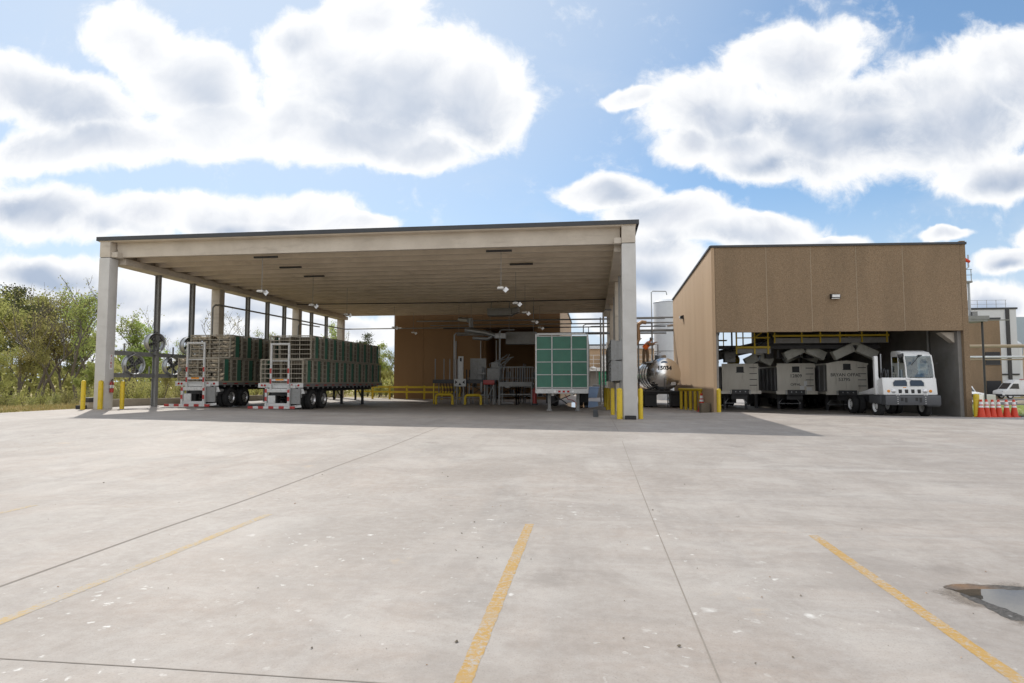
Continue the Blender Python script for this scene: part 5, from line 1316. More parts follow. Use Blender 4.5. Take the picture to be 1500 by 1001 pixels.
legs(m, -7.1, -6.45, YM-.35, YM+.4, 1.45, .07); m.box(-8.4, YM-.3, .7, -7.1, YM-.24, .78); m.beam((-7.0,YM-.3,.3),(-6.5,YM-.3,1.3),.05,.05); m.build('leg_frame', M['greysteel'], r)
m = MB(); m.box(-7.15, YM-.45, 1.42, -6.4, YM-.1, 1.72); m.build('guard', M['red'], r, bevel=.03)
m = MB(); m.box(-7.3, YM-.5, .9, -7.2, YM-.3, 1.6); m.box(-6.95, YM-.1, 1.721, -6.1, YM+.6, 2.5); m.cbox(-7.3,YM-.2,2.15,.55,.2,.14); m.box(-6.7,YM,2.5,-6.2,YM+.4,2.9); m.build('drive_unit', M['greysteel'], r, bevel=.03)
m = MB()
for k in range(9):
    a = rnd.uniform(-6.9,-5.9); m.tube([(a,YM+.1,1.7),(a+rnd.uniform(-.2,.2),YM+.1,2.5),(a+rnd.uniform(.0,.5),YM+.2,rnd.uniform(2.7,3.1)),(a+rnd.uniform(.5,1.1),YM+.3,3.25+rnd.uniform(-.15,.2))], .03, 6)
m.build('hydraulic_hose', M['greysteel'], r)
# railed work platform
px0, px1, py0, py1 = -6.1, -3.9, YM-.6, YM+.9
r = tag(empty('work_platform', (-5, YM, gz(-5,YM))), 'grey steel work platform with upright railings left of the green-fronted trailer', 'platform')
m = MB(); m.box(px0, py0, 1.45, px1, py1, 1.55); m.box(px0, py0-.02, 1.30, px1, py0-.001, 1.60); m.build('deck', M['greysteel'], r)
m = MB(); legs(m, px0, px1, py0+.02, py1, 1.449, .08); legs(m, -4.98, -4.9, py0+.02, py1, 1.449, .08); m.box(px0+.1,py0+.03,.75,px1-.1,py0+.09,.82); m.box(px0+.3,py0+.03,.2,-5.1,py0+.09,.27); m.build('leg_frame', M['greysteel'], r)
m = MB()
for x in [px0 + k*(px1-px0)/7 for k in range(8)]:
    for y in (py0, py1-.05): m.box(x-.022, y, 1.61, x+.022, y+.045, 2.55)
for y in (py0, py1-.05): m.box(px0-.03, y, 2.551, px1+.03, y+.05, 2.60)
m.build('railing', M['greysteel'], r)
m = MB(); m.box(-5.65, py0-.06, 1.2, -5.35, py0-.021, 1.45); m.build('switch_box', M['greysteel'], r, bevel=.01)
X, Y = -3.72, YM-.7
r = tag(empty('wheeled_extinguisher', (X, Y, gz(X,Y))), 'red cylinder with white horn between the platform and the green-fronted trailer', 'extinguisher')
m = MB(); m.lathe([(.01,.1),(.15,.12),(.15,.95),(.1,1.08),(.03,1.12),(.03,1.2)], (X,Y,gz(X,Y)), 'z', 18, caps=False); m.build('cylinder', M['red'], r, smooth=True)
m = MB(); m.tube([(X+.05,Y-.05,1.25),(X+.22,Y-.2,1.1),(X+.2,Y-.2,.7)], [.03,.045,.02], 8); m.build('horn', M['greysteel'], r, smooth=True)
m = MB(); m.box(X-.2,Y-.1,gz(X,Y),X+.2,Y+.2,gz(X,Y)+.1); m.build('base', M['black'], r)
def hoop(x0, x1, y, h, lab):
    r = pts = [(x0,y,gz(x0,y)-.05),(x0,y,h-.16),(x0+.05,y,h-.05),(x0+.16,y,h),(x1-.16,y,h),(x1-.05,y,h-.05),(x1,y,h-.16),(x1,y,gz(x1,y)-.05)]
    m = MB(); m.tube(pts, .085, 12); tag(m.build('hoop_barrier', M['yellow'], None, smooth=True, loc=((x0+x1)/2,y,gz(x0,y))), lab, 'barrier', 'yellow hoop barriers')
hoop(-10.2, -9.1, YM-.9, .78, 'yellow hoop barrier before the staked conveyor table')
hoop(-8.25, -7.2, YM-.9, .74, 'yellow hoop barrier before the tipping machine legs')
# overhead unit, ducting and white box
r = tag(empty('air_duct', (-7.9, 44, 5.6)), 'crooked silver duct hanging under the canopy before the brown hall', 'duct')
m = MB(); m.tube([(-10.0,46.5,6.35),(-9.1,45,6.15),(-8.9,44.6,6.05)], .17, 12); m.tube([(-8.75,44.4,6.2),(-8.7,44.3,5.55)], .16, 12); m.tube([(-9.1,44.2,5.35),(-7.6,44.0,5.1),(-6.9,44.0,4.9)], .17, 12); m.build('duct_run', M['steel'], r, smooth=True)
m = MB(); m.box(-6.9,43.8,4.68,-6.1,44.2,5.05); m.tube([(-8.5,43.9,4.72),(-7.4,43.9,4.66),(-7.1,43.9,4.85)], .13, 10); m.build('outlet', M['steel'], r, bevel=.03)
m = MB()
for x in (-9.6,-8.7,-7.3): m.cyl((x,44.3,5.2),(x,44.3,7.2),.012,n=6)
m.build('hanger', M['greysteel'], r)
r = tag(empty('unit_heater', (-5.3, 45.5, 4.3)), 'pale square heater box hanging above the work platform', 'heater')
m = MB(); m.box(-6.3,45.2,4.35,-4.1,46.2,5.25); m.build('casing', M['greysteel'], r, bevel=.03)
m = MB()
for x in (-6.1,-4.3): m.cyl((x,45.6,5.25),(x,45.6,7.2),.02,n=6)
m.build('hanger', M['greysteel'], r)
r = tag(empty('ceiling_fan_unit', (-6.3, 43, 6.3)), 'grey ventilator unit fixed under the ceiling before the hall', 'ventilator')
m = MB(); m.box(-7.3,43.0,6.25,-5.6,44.0,6.75); m.prism([(-5.6,6.3),(-5.1,6.5),(-5.1,6.85),(-5.6,6.75)],'y',43.1,43.9); m.build('casing', M['greysteel'], r, bevel=.02)
m = MB()
for x in (-7.1,-5.8): m.box(x,43.4,6.751,x+.05,43.45,7.2)
m.build('hanger', M['greysteel'], r)
for x, ya in ((-9.55,5.0),(-6.35,5.2)):
    pipe('hose_drop', [(x,YM+1.6,.3),(x,YM+1.6,ya-.15),(x+.1,YM+1.6,ya-.03),(x+.3,YM+1.6,ya),(x+1.0,YM+1.8,ya)], .05, M['steel'], ('thin steel pipe dropping behind the conveyor table' if x < -8 else 'thin steel pipe dropping behind the tipping machine hoses'), 'pipe')

# dark racks filling the recess behind the machines
for k, (xa, xb, ya, lab) in enumerate(((-9.2,-7.3,45.0,'dark steel rack of shelves behind the white arrow plate'),(-6.9,-5.2,44.4,'dark steel rack behind the hydraulic hoses'),(-4.9,-3.2,44.0,'dark steel rack behind the railed work platform'))):
    r = tag(empty('storage_rack', ((xa+xb)/2, ya, gz(xa, ya))), lab, 'rack')
    m = MB(); legs(m, xa, xb, ya, ya+1.2, 2.5+.2*k, .07)
    m.beam((xa,ya-.02,.4),(xb,ya-.02,1.6),.04,.04); m.beam((xa,ya-.02,1.6),(xb,ya-.02,.5),.04,.04); m.build('frame', M['darksteel'], r)
    for z in (.55, 1.2, 1.85):
        m = MB(); m.box(xa+.08, ya+.05, z, xb-.08, ya+1.15, z+.05); m.build('shelf', M['greysteel'], r)
    for q in range(5):
        m = MB(); w_ = rnd.uniform(.2,.4); x = xa+.15+q*(xb-xa-.6)/4; z = (.60,1.25,1.90)[q % 3]; m.box(x, ya+.1, z+.002, x+w_, ya+.6, z+rnd.uniform(.2,.45)); m.build('machine_part', M['darksteel'], r, bevel=.02)
# ------------------------------------------------------------------ platform, stairs and chutes in the bay
r = tag(empty('catwalk', (11, 35.6, 3.7)), 'steel catwalk with yellow railings above the offal trailers', 'catwalk')
m = MB(); m.box(9.75, 35.4, 3.82, 15.6, 36.5, 3.86); m.box(9.75, 35.36, 3.70, 15.6, 35.399, 3.98); m.box(7.75, 35.4, 3.26, 9.6, 36.5, 3.30); m.box(7.75, 35.36, 3.16, 9.6, 35.399, 3.40); m.build('deck', M['greysteel'], r)
m = MB()
for x in (9.8,11.2,12.15,13.15,14.25,15.5): m.box(x-.035, 35.31, 3.72, x+.035, 35.355, 5.3)
for z in (4.09, 5.1): m.box(9.7, 35.29, z-.05, 15.6, 35.309, z+.05)
for x in (7.8, 8.75, 9.45): m.box(x-.04, 35.31, 3.12, x+.04, 35.355, 5.1)
for z in (3.48, 4.0, 4.6): m.box(7.76, 35.29, z-.03 - (.03 if z < 3.5 else 0), 9.55, 35.309, z+.03 + (.03 if z < 3.5 else 0))
m.box(8.37, 36.4, 3.3, 8.43, 36.45, 5.1)
m.beam((8.75,35.33,4.0),(9.95,35.33,4.9),.04,.05); m.beam((8.75,35.33,4.6),(9.95,35.33,5.5),.04,.05)
m.build('railing', M['yellow'], r)
m = MB(); m.beam((8.9,35.6,3.3),(10.0,35.6,4.1),.05,.2); m.beam((8.9,36.3,3.3),(10.0,36.3,4.1),.05,.2)
for k in range(5): m.box(9.0+k*.2, 35.63, 3.36+k*.14, 9.2+k*.2, 36.27, 3.39+k*.14)
m.build('stair', M['darksteel'], r)
m = MB()
for x in (7.0, 10.3, 13.05, 15.65): m.box(x-.08, 41.5, gz(x,41.5)-.1, x+.08, 41.66, 6.8)
for x in (7.8, 9.8, 12.6, 15.5): m.box(x-.04, 36.42, 3.3 if x < 9 else 4.0, x+.04, 36.5, 7.2)
m.box(6.2, 36.51, 3.45, 15.65, 36.62, 3.65); m.box(9.75, 36.63, 3.7, 15.6, 41.4, 3.9); m.build('support', M['darksteel'], r)
def chute(x, y, zt, sp, lab):
    r = tag(empty('chute', (x, y, zt)), lab, 'chute', 'inverted V chutes over the trailers'); w = .27
    m = MB(); m.box(x-w*.75, y, zt-.1, x+w*.75, y+.45, zt+.42); m.build('neck', M['chute'], r, bevel=.015)
    for s in (-1, 1):
        m = MB(); dz = sp*.42
        m.loft([[(x, y+.001*s, zt-.55), (x, y+.449, zt-.55), (x, y+.449, zt-.02), (x, y+.001*s, zt-.02)] if False else
                [(x+s*.01, y, zt-.42), (x+s*.01, y+.45, zt-.42), (x+s*.20, y+.45, zt+.02), (x+s*.20, y, zt+.02)],
                [(x+s*(sp-.15), y, zt-.42-dz), (x+s*(sp-.15), y+.45, zt-.42-dz), (x+s*(sp+.06), y+.45, zt+.02-dz), (x+s*(sp+.06), y, zt+.02-dz)]])
        m.build('spout', M['chute'], r, bevel=.012)
chute(12.0, 37.3, 3.72, 1.12, 'inverted V chute over the middle offal trailer, in front')
chute(14.3, 36.3, 3.72, 1.15, 'inverted V chute over the arch-topped trailer')
chute(12.5, 39.6, 3.55, 1.0, 'darker inverted V chute behind the middle one')
chute(9.9, 39.0, 3.3, .8, 'inverted V chute between the first two offal trailers')
r = tag(empty('screw_conveyor', (9, 39, 3.0)), 'long round auger tube slanting above the left offal trailers', 'conveyor')
m = MB(); m.tube([(6.6,40.2,3.0),(12.5,39.2,4.3)], .3, 14); m.build('tube', M['greysteel'], r, smooth=True)
m = MB(); m.cbox(8.0,38.2,3.05,.62,.5,.6); m.lathe([(.12,-.03),(.12,.0),(.02,.0)], (8.0,37.93,3.05), 'y', 14, caps=False); m.build('gearbox', M['greysteel'], r, bevel=.02)
m = MB()
for k in range(6): m.box(10.2+k*.75, 38.6, 3.0, 10.62+k*.75, 39.1, 3.48)
m.build('outlet', M['darksteel'], r)
r = tag(empty('drive_motor', (9.2, 39.4, 2.9)), 'yellow motor with housing behind the first offal trailer', 'motor')
m = MB(); m.lathe([(.02,-.35),(.3,-.33),(.33,-.1),(.33,.3),(.2,.4),(.02,.4)], (9.35,43.5,3.05), 'x', 18, caps=False); m.box(7.9,43.3,2.85,8.4,43.6,3.0); m.build('casing', M['yellow'], r, smooth=True)
m = MB(); m.box(9.0,43.2,2.5,9.7,43.8,2.7); m.build('base', M['darksteel'], r)
# bracing seen through the open back
r = tag(empty('pipe_tower', (7.2, 44.5, 0)), 'tangle of braced pipes and posts behind the left end of the bay', 'frame')
m = MB()
for x in (6.5,6.85,7.3,7.7,8.2,8.6): m.tube([(x,44.9,gz(x,45)),(x,44.9,6.9)], .04+.03*((x*10) % 2), 6)
for a, b, c, d in ((6.3,3.5,7.0,5.5),(7.0,3.4,6.6,5.2),(7.1,5.3,8.0,3.6),(7.6,3.4,8.4,5.4),(8.9,5.6,8.3,3.4)): m.beam((a,44.7,b),(c,44.7,d),.05,.05)
for z in (3.3,3.7,4.4): m.box(6.15,44.6,z,9.2,44.65,z+.05)
m.build('pipework', M['darksteel'], r)
m = MB()
for x in (7.85,8.75,9.1): m.box(x,45.3,3.3,x+.06,45.36,5.8)
for z in (4.0,4.5): m.box(7.6,45.37,z,9.4,45.4,z+.05)
m.build('handrail', M['yellow'], r)
for x, w_ in ((8.3,3.0),(12.1,1.6)):
    pass
r = tag(empty('back_guard', (9.9, 47.6, gz(9.9,47.6))), 'yellow guard rail in the sun behind the bay trailers', 'guard rail')
for x in (8.2, 9.9, 11.6):
    m = MB(); m.box(x-.07,47.5,gz(x,47.5)-.1,x+.07,47.64,1.1); m.build('post', M['yellow'], r)
m = MB(); m.box(8.0,47.4,.55,11.8,47.49,.75); m.box(8.0,47.4,.9,11.8,47.49,1.1); m.build('rail', M['yellow'], r)
# ------------------------------------------------------------------ worker on the tank trailer
def person():
    zc, zg = tk; f = Vector((3.38, 40.9, zg + zc + .76))
    r = tag(empty('person', f), 'person in orange vest and khaki trousers bending over the tank trailer manhole', 'person')
    def P(x, y, z): return f + Vector((x, y, z))
    def skin_obj(name, verts, edges, rad, mat, parent, sub=2, root=0):
        me = bpy.data.meshes.new(name); base = woff(parent)
        me.from_pydata([Vector(v)-f for v in verts], edges, [])
        o = bpy.data.objects.new(name, me); COL.objects.link(o); o.parent = parent; me.materials.append(mat)
        md = o.modifiers.new('skin', 'SKIN'); 
        for i, q in enumerate(rad): me.skin_vertices[0].data[i].radius = q if isinstance(q, tuple) else (q, q)
        me.skin_vertices[0].data[root].use_root = True
        md.use_smooth_shade = True; sm = o.modifiers.new('sub', 'SUBSURF'); sm.levels = 1; sm.render_levels = sub
        return o
    pel = P(-.04,0,.88); chest = P(.18,-.02,1.22); neck = P(.28,-.03,1.36); head = P(.36,-.05,1.47); crown = P(.40,-.06,1.58)
    V = [pel, P(.05,0,1.03), chest, neck, head, crown,
         P(-.10,0,.86), P(-.10,.01,.48), P(-.13,.02,.09), P(-.06,-.12,.04),
         P(.10,0,.86), P(.14,-.02,.48), P(.12,.02,.09), P(.19,-.11,.04),
         P(.13,-.20,1.27), P(.28,-.28,1.10), P(.50,-.24,1.26), P(.58,-.23,1.29),
         P(.28,.18,1.27), P(.46,.20,1.14), P(.64,.10,1.30), P(.72,.07,1.33)]
    E = [(0,1),(1,2),(2,3),(3,4),(4,5),(0,6),(6,7),(7,8),(8,9),(0,10),(10,11),(11,12),(12,13),(2,14),(14,15),(15,16),(16,17),(2,18),(18,19),(19,20),(20,21)]
    RR = [.15,.135,.16,.06,.095,.06,.095,.07,.045,.04,.095,.07,.045,.04,.065,.05,.036,.04,.065,.05,.036,.04]
    skin_obj('body', V, E, RR, M['skin'], r)
    skin_obj('trousers', [P(0,0,.97)]+[V[0]]+V[6:9]+V[10:13], [(0,1),(1,2),(2,3),(3,4),(1,5),(5,6),(6,7)], [.17,.19,.14,.11,.085,.14,.11,.085], M['jeans'], r, root=1)
    skin_obj('vest', [P(.02,0,1.0), V[1], V[2], P(.24,-.02,1.31), P(.14,-.17,1.28), P(.26,.15,1.28)], [(0,1),(1,2),(2,3),(2,4),(2,5)], [.185,.185,.225,.13,.12,.12], M['vest'], r, root=1)
    skin_obj('sleeve', [P(.14,-.17,1.28), V[15], P(.42,-.25,1.23)], [(0,1),(1,2)], [.095,.08,.065], M['jeans'], r)
    skin_obj('sleeve', [P(.27,.16,1.28), V[19], P(.58,.13,1.27)], [(0,1),(1,2)], [.095,.08,.065], M['jeans'], r)
    for s in (0, 1):
        a = V[17] if s == 0 else V[21]; m = MB()
        for k in range(4): m.tube([a+Vector((.0,-.03+.02*k,0)), a+Vector((.05,-.035+.024*k,.0)), a+Vector((.085-(.01*abs(k-1.5)),-.035+.024*k,-.03))], [.011,.010,.007], 6)
        m.tube([a+Vector((0,.04 if s == 0 else -.04,0)), a+Vector((.045,.055 if s == 0 else -.055,-.02))], [.012,.008], 6); m.build('fingers', M['skin'], r, smooth=True)
    m = MB(); h = Vector(head)+Vector((.02,0,.05)); m.sphere(h+Vector((0,0,.02)), .118, 16, 8, (1,1,.85)); m.lathe([(.05,0),(.15,-.005),(.15,.01),(.05,.02)], tuple(h+Vector((.03,0,-.01))), 'z', 18, caps=False); m.build('hard_hat', M['greysteel'], r, smooth=True)
    for s in (8, 12):
        a = V[s]; m = MB(); m.tube([a+Vector((-.05,.04,-.04)), a+Vector((.04,-.05,-.03)), a+Vector((.09,-.17,-.06))], [.055,.055,.04], 10); m.build('boot', M['black'], r, smooth=True)
person()

# ------------------------------------------------------------------ pipes and tank between canopy and bay building
r = tag(empty('storage_tank', (6.9, 60, -.2)), 'tall pale cylindrical storage tank behind the tan wall', 'tank')
m = MB(); m.lathe([(1.25,0),(1.25,9.4),(1.0,9.62),(.5,9.75),(.02,9.78)], (7.15,61.5,-.2), 'z', 36, caps=False); m.build('shell', M['whiteclad'], r, smooth=True)
for z in (2,4.5,7,9.2):
    m = MB(); m.lathe([(1.251,-.03),(1.275,-.025),(1.275,.025),(1.251,.03)], (7.15,61.5,z), 'z', 36, caps=False); m.build('seam', M['steel'], r, smooth=True)
m = MB(); m.tube([(5.6,60.3,0),(5.6,60.3,10.1),(5.7,60.3,10.2),(7.0,60.6,10.2),(7.1,60.8,9.9)], .05, 8); m.build('vent_pipe', M['steel'], r, smooth=True)
r = tag(empty('pipe_gantry', (4.3, 46.8, 0)), 'steel pipe gantry spanning between the canopy and the tan wall', 'gantry')
m = MB()
for x, zt in ((2.6,6.25),(3.35,5.0),(3.0,4.95)): m.box(x-.06,46.7,gz(x,46.8)-.1,x+.06,46.82,zt)
m.box(1.8,46.6,6.26,6.6,46.72,6.36); m.box(1.8,46.6,5.28,6.1,46.72,5.44); m.box(1.8,46.62,5.9,6.1,46.72,5.98); m.beam((1.6,46.7,7.2),(2.7,46.7,6.3),.05,.05); m.beam((2.6,46.7,4.1),(3.6,46.7,4.8),.05,.05); m.build('frame', M['greysteel'], r)
m = MB(); m.beam((6.25,47.0,6.25),(7.05,46.9,0.4),.09,.09); m.beam((6.15,47.1,5.6),(6.85,47.1,.4),.06,.06); m.build('brace', M['darksteel'], r)
r = tag(empty('vapour_pipe', (3.6, 46.2, 4)), 'ochre bent pipe looping down towards the worker', 'pipe')
m = MB(); m.tube([(3.9,46.2,5.9),(3.6,46.2,5.95),(3.35,46.2,5.8),(3.3,46.2,5.5),(3.35,46.2,4.7),(3.1,46.0,4.3),(2.8,45.8,4.0)], .14, 12); m.build('bend', M['copper'], r, smooth=True)
m = MB(); m.tube([(4.3,46.2,5.9),(4.3,46.2,2.6)], .06, 8); m.tube([(4.3,46.2,4.3),(4.7,46.2,4.3),(4.7,46.2,2.6)], .04, 8); m.tube([(3.9,46.2,5.9),(4.3,46.2,5.9)], .08, 8); m.build('riser', M['greysteel'], r, smooth=True)
m = MB(); m.sphere((6.0,46.4,5.75), .22, 12, 6); m.tube([(5.4,46.4,5.7),(6.0,46.4,5.75),(6.15,46.4,5.3)], .13, 10); tag(m.build('insulated_elbow', M['alu'], None, smooth=True, loc=(6,46.4,5.75)), 'silver wrapped pipe elbow beside the tan wall', 'pipe')

# ------------------------------------------------------------------ far building seen past the canopy columns
fb = tag(empty('dock_building', (5.5, 91, -.4)), 'low tan building with a railed gallery and dark dock opening, far behind the columns', 'building')
FY = 91.0; zf = -.6
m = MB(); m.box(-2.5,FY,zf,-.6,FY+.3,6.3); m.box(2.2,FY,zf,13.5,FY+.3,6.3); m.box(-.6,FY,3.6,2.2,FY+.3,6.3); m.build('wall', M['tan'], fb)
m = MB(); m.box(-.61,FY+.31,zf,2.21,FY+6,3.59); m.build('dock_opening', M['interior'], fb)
m = MB(); m.box(-2.6,FY-.3,6.301,13.6,FY+12,6.75); m.build('roof', M['whiteclad'], fb)
m = MB(); m.box(-2.6,FY-.31,6.76,13.6,FY+12,6.95); m.build('roof_edge', M['flash'], fb)
m = MB(); m.box(-2.5,FY-1.6,3.1,13,FY-.01,3.55); m.build('gallery', M['worn_white'], fb)
m = MB()
for k in range(13): m.box(-2.2+k*1.15,FY-1.6,3.56,-2.14+k*1.15,FY-1.54,5.3)
for z in (4.1,4.7,5.3): m.box(-2.3,FY-1.62,z,12.9,FY-1.55,z+.06)
m.build('handrail', M['worn_white'], fb)
r = tag(empty('white_cabinet', (1.9, FY-2, 3.6)), 'white cabinet on the gallery of the far dock building', 'cabinet')
m = MB(); m.box(1.2,FY-1.5,3.56,2.3,FY-.5,5.4); m.build('casing', M['worn_white'], r, bevel=.05)
m = MB(); m.box(1.3,FY-1.51,3.7,2.2,FY-1.501,5.2); m.build('door', M['white'], r)
def tub(x, y, s, mat, lab, nm='tub', cat='tub'):
    z0 = gz(x, y) + .02; m = MB()
    m.loft([[(x+a*s*.4, y+b*s*.35, z0) for a, b in ((-1,-1),(1,-1),(1,1),(-1,1))], [(x+a*s*.55, y+b*s*.5, z0+s*.75) for a, b in ((-1,-1),(1,-1),(1,1),(-1,1))]]); m.box(x-s*.6, y-s*.55, z0+s*.75, x+s*.6, y+s*.55, z0+s*.82)
    tag(m.build(nm, mat, None, bevel=.03, loc=(x,y,z0)), lab, cat)
x, y = W(866, 62); tub(x, y, 1.3, M['bluebin'], 'pale blue plastic tub standing in the yard past the green-fronted trailer')
x, y = W(881, 66); tub(x, y, 1.6, M['greysteel'], 'grey metal hopper in the yard beside the blue tub', 'hopper', 'hopper')
x, y = W(884, 70); m = MB(); m.box(x-.55,y,gz(x,y),x+.55,y+.9,2.6); m.box(x-.6,y-.05,2.6,x+.6,y+.95,2.7); tag(m.build('green_cabinet', M['plate_green'], None, bevel=.03, loc=(x,y,gz(x,y))), 'green upright cabinet in the yard before the far dock opening', 'cabinet')
x, y = W(885, 57); r = tag(empty('caged_ladder', (x, y, gz(x,y))), 'tall white ladder with post standing behind the canopy right side', 'ladder')
m = MB(); m.box(x-.28,y,gz(x,y),x-.2,y+.08,6.9); m.box(x+.2,y,gz(x,y),x+.28,y+.08,5.2); m.build('stile', M['worn_white'], r)
m = MB()
for k in range(14): m.box(x-.199,y+.02,.4+k*.36,x+.199,y+.05,.44+k*.36)
m.build('rung', M['worn_white'], r)
x, y = W(868.5, 75); r = tag(empty('yard_lamp', (x, y, gz(x,y))), 'small lamp on a thin stem in the dark dock opening', 'lamp')
m = MB(); m.cyl((x+.4,y,gz(x,y)),(x+.4,y,3.2),.04,n=6); m.build('stem', M['greysteel'], r)
m = MB(); m.sphere((x+.0,y,3.2), .28, 10, 6, (1.4,1,.7)); m.build('shade', M['diffuser'], r, smooth=True)

# ------------------------------------------------------------------ right background
rb = tag(empty('plant_building', (52, 92.5, -.7)), 'tall brown plant building with dark louvre windows behind the cones', 'building')
m = MB(); m.box(44,92.5,-1,55.0,108,10.05); m.build('wall', M['agg'], rb)
m = MB(); m.box(43.9,92.4,10.051,55.1,108,10.3); m.build('roof_edge', M['flash'], rb)
for (a, b, c, d) in ((53.0,3.95,54.8,5.6),(53.0,-.1,54.8,1.7),(45.6,-.2,50.6,1.4)):
    m = MB(); m.box(a,92.40,b,c,92.499,d); w_ = m.build('louvre_window', M['black'], rb)
    m = MB(); m.box(a-.08,92.38,b-.1,c+.08,92.499,b-.001); m.build('sill', M['flash'], w_)
wbq = tag(empty('white_building', (64, 109, -.8)), 'tall white clad building with roof railing and a dark downpipe', 'building')
m = MB(); m.box(57,109.5,-1,67.6,125,13.2); m.build('wall', M['whiteclad'], wbq)
m = MB(); m.box(56.9,109.4,13.201,67.8,125,13.5); m.build('roof_edge', M['flash'], wbq)
m = MB(); m.box(66.0,109.3,-.8,66.5,109.499,13.19); m.build('downpipe', M['darksteel'], wbq)
m = MB(); m.box(59,109.35,2.6,67.6,109.49,2.85); m.build('ledge', M['darksteel'], wbq)
m = MB()
for k in range(7): m.box(58+k*1.4,110,13.51,58.06+k*1.4,110.06,14.8)
for z in (14.1,14.75): m.box(57.5,110,z,66.6,110.05,z+.05)
m.build('railing', M['steel'], wbq)
m = MB(); m.lathe([(1.1,0),(1.4,.3),(.4,.8),(.01,.85)], (58.6,112,13.6), 'z', 18, caps=False); m.build('roof_vent', M['steel'], wbq, smooth=True)
m = MB()
for k in range(20): m.box(59.3,109.2,-.4+k*.4,60.0,109.25,-.36+k*.4)
m.box(59.22,109.2,-.6,59.29,109.27,8.4); m.box(60.01,109.2,-.6,60.08,109.27,8.4); m.build('ladder', M['greysteel'], wbq)
gb = tag(empty('grey_building', (76, 120, -1)), 'blue-grey clad building at the right edge with a tan annex', 'building')
m = MB(); m.box(72,126,-1,100,140,13.5); m.build('wall', M['blueclad'], gb)
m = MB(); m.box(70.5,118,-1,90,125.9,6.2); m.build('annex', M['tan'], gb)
m = MB(); m.lathe([(.9,0),(.9,9),(.2,9.6),(.01,9.6)], (71.2,116,-1), 'z', 18, caps=False); m.build('silo', M['whiteclad'], gb, smooth=True)
# post with platform and stacks
X, Y = 31.05, 54.4; z0 = gz(X, Y)
r = tag(empty('stack_platform', (X, Y, z0)), 'grey steel post carrying a platform and slim exhaust stacks beside the brown building', 'platform')
m = MB(); m.cyl((X,Y,z0),(X,Y,6.4),.08,n=14); m.build('post', M['darksteel'], r, smooth=True)
m = MB(); m.box(28.6,Y-.5,6.4,31.2,Y+1.2,6.55); m.box(28.6,Y-.55,6.56,31.3,Y-.501,6.85); m.box(31.2,Y-.2,6.5,33.0,Y+.1,6.56); m.build('deck', M['greysteel'], r)
m = MB()
for x, h in ((29.55,9.6),(29.95,9.9),(30.35,9.7)): m.cyl((x,Y+.3,6.56),(x,Y+.3,h),.09,n=10)
m.tube([(30.1,Y+.2,9.8),(30.1,Y+.2,10.7),(30.35,Y+.2,10.9),(30.35,Y+.2,11.9)], .06, 8); m.build('stack', M['steel'], r, smooth=True)
m = MB(); m.box(28.9,Y,9.6,30.5,Y+.6,9.75)
for x in (29.0,29.7,30.4): m.box(x,Y,9.76,x+.04,Y+.04,10.7)
for z in (10.2,10.65): m.box(28.9,Y,z,30.5,Y+.04,z+.04)
m.cbox(30.6,Y+.2,7.0,.35,.35,.5); m.build('landing', M['greysteel'], r)
m = MB(); m.tube([(28.6,Y-.8,11.5),(29.3,Y-.8,11.45),(29.9,Y-.8,11.15)], [.26,.2,.1], 12, caps=False); tag(m.build('windsock', M['cone'], None, smooth=True, loc=(29,Y-.8,11.4)), 'orange windsock blowing out past the roof corner of the bay building', 'windsock')
# pipe racks by the road
for i, (z, rr, mt) in enumerate(((5.05,.17,'seam'),(4.0,.11,'whiteclad'),(3.75,.07,'seam'))):
    m = MB(); m.tube([(26,66.4,z),(41.7 if i == 0 else 62,66.4,z)], rr, 10); tag(m.build('overhead_pipe', M[mt], None, smooth=True, loc=(40,66.4,z)), ('beige overhead pipe, topmost across the brown plant building', 'white overhead pipe running out past the right edge', 'thin beige overhead pipe just below the white one')[i], 'pipe', 'overhead pipes')
r = tag(empty('rack_post', (41.6, 66.4, gz(41.6,66.4))), 'pale pipe rack post on a concrete footing before the white van', 'post')
m = MB(); m.box(41.5,66.3,gz(41.6,66.4),41.75,66.5,4.82); m.build('post', M['seam'], r)
m = MB(); m.box(41.0,65.9,gz(41.6,66.4)-.1,42.3,66.9,gz(41.6,66.4)+.35); m.build('footing', M['curb'], r, bevel=.03)
x, y = W(1443, 54); m = MB(); m.box(x-.5,y-.4,gz(x,y)-.1,x+.5,y+.4,gz(x,y)+1.0); tag(m.build('concrete_block', M['column'], None, bevel=.05, loc=(x,y,gz(x,y))), 'pale concrete block at the foot of the steel post behind the cones', 'block')

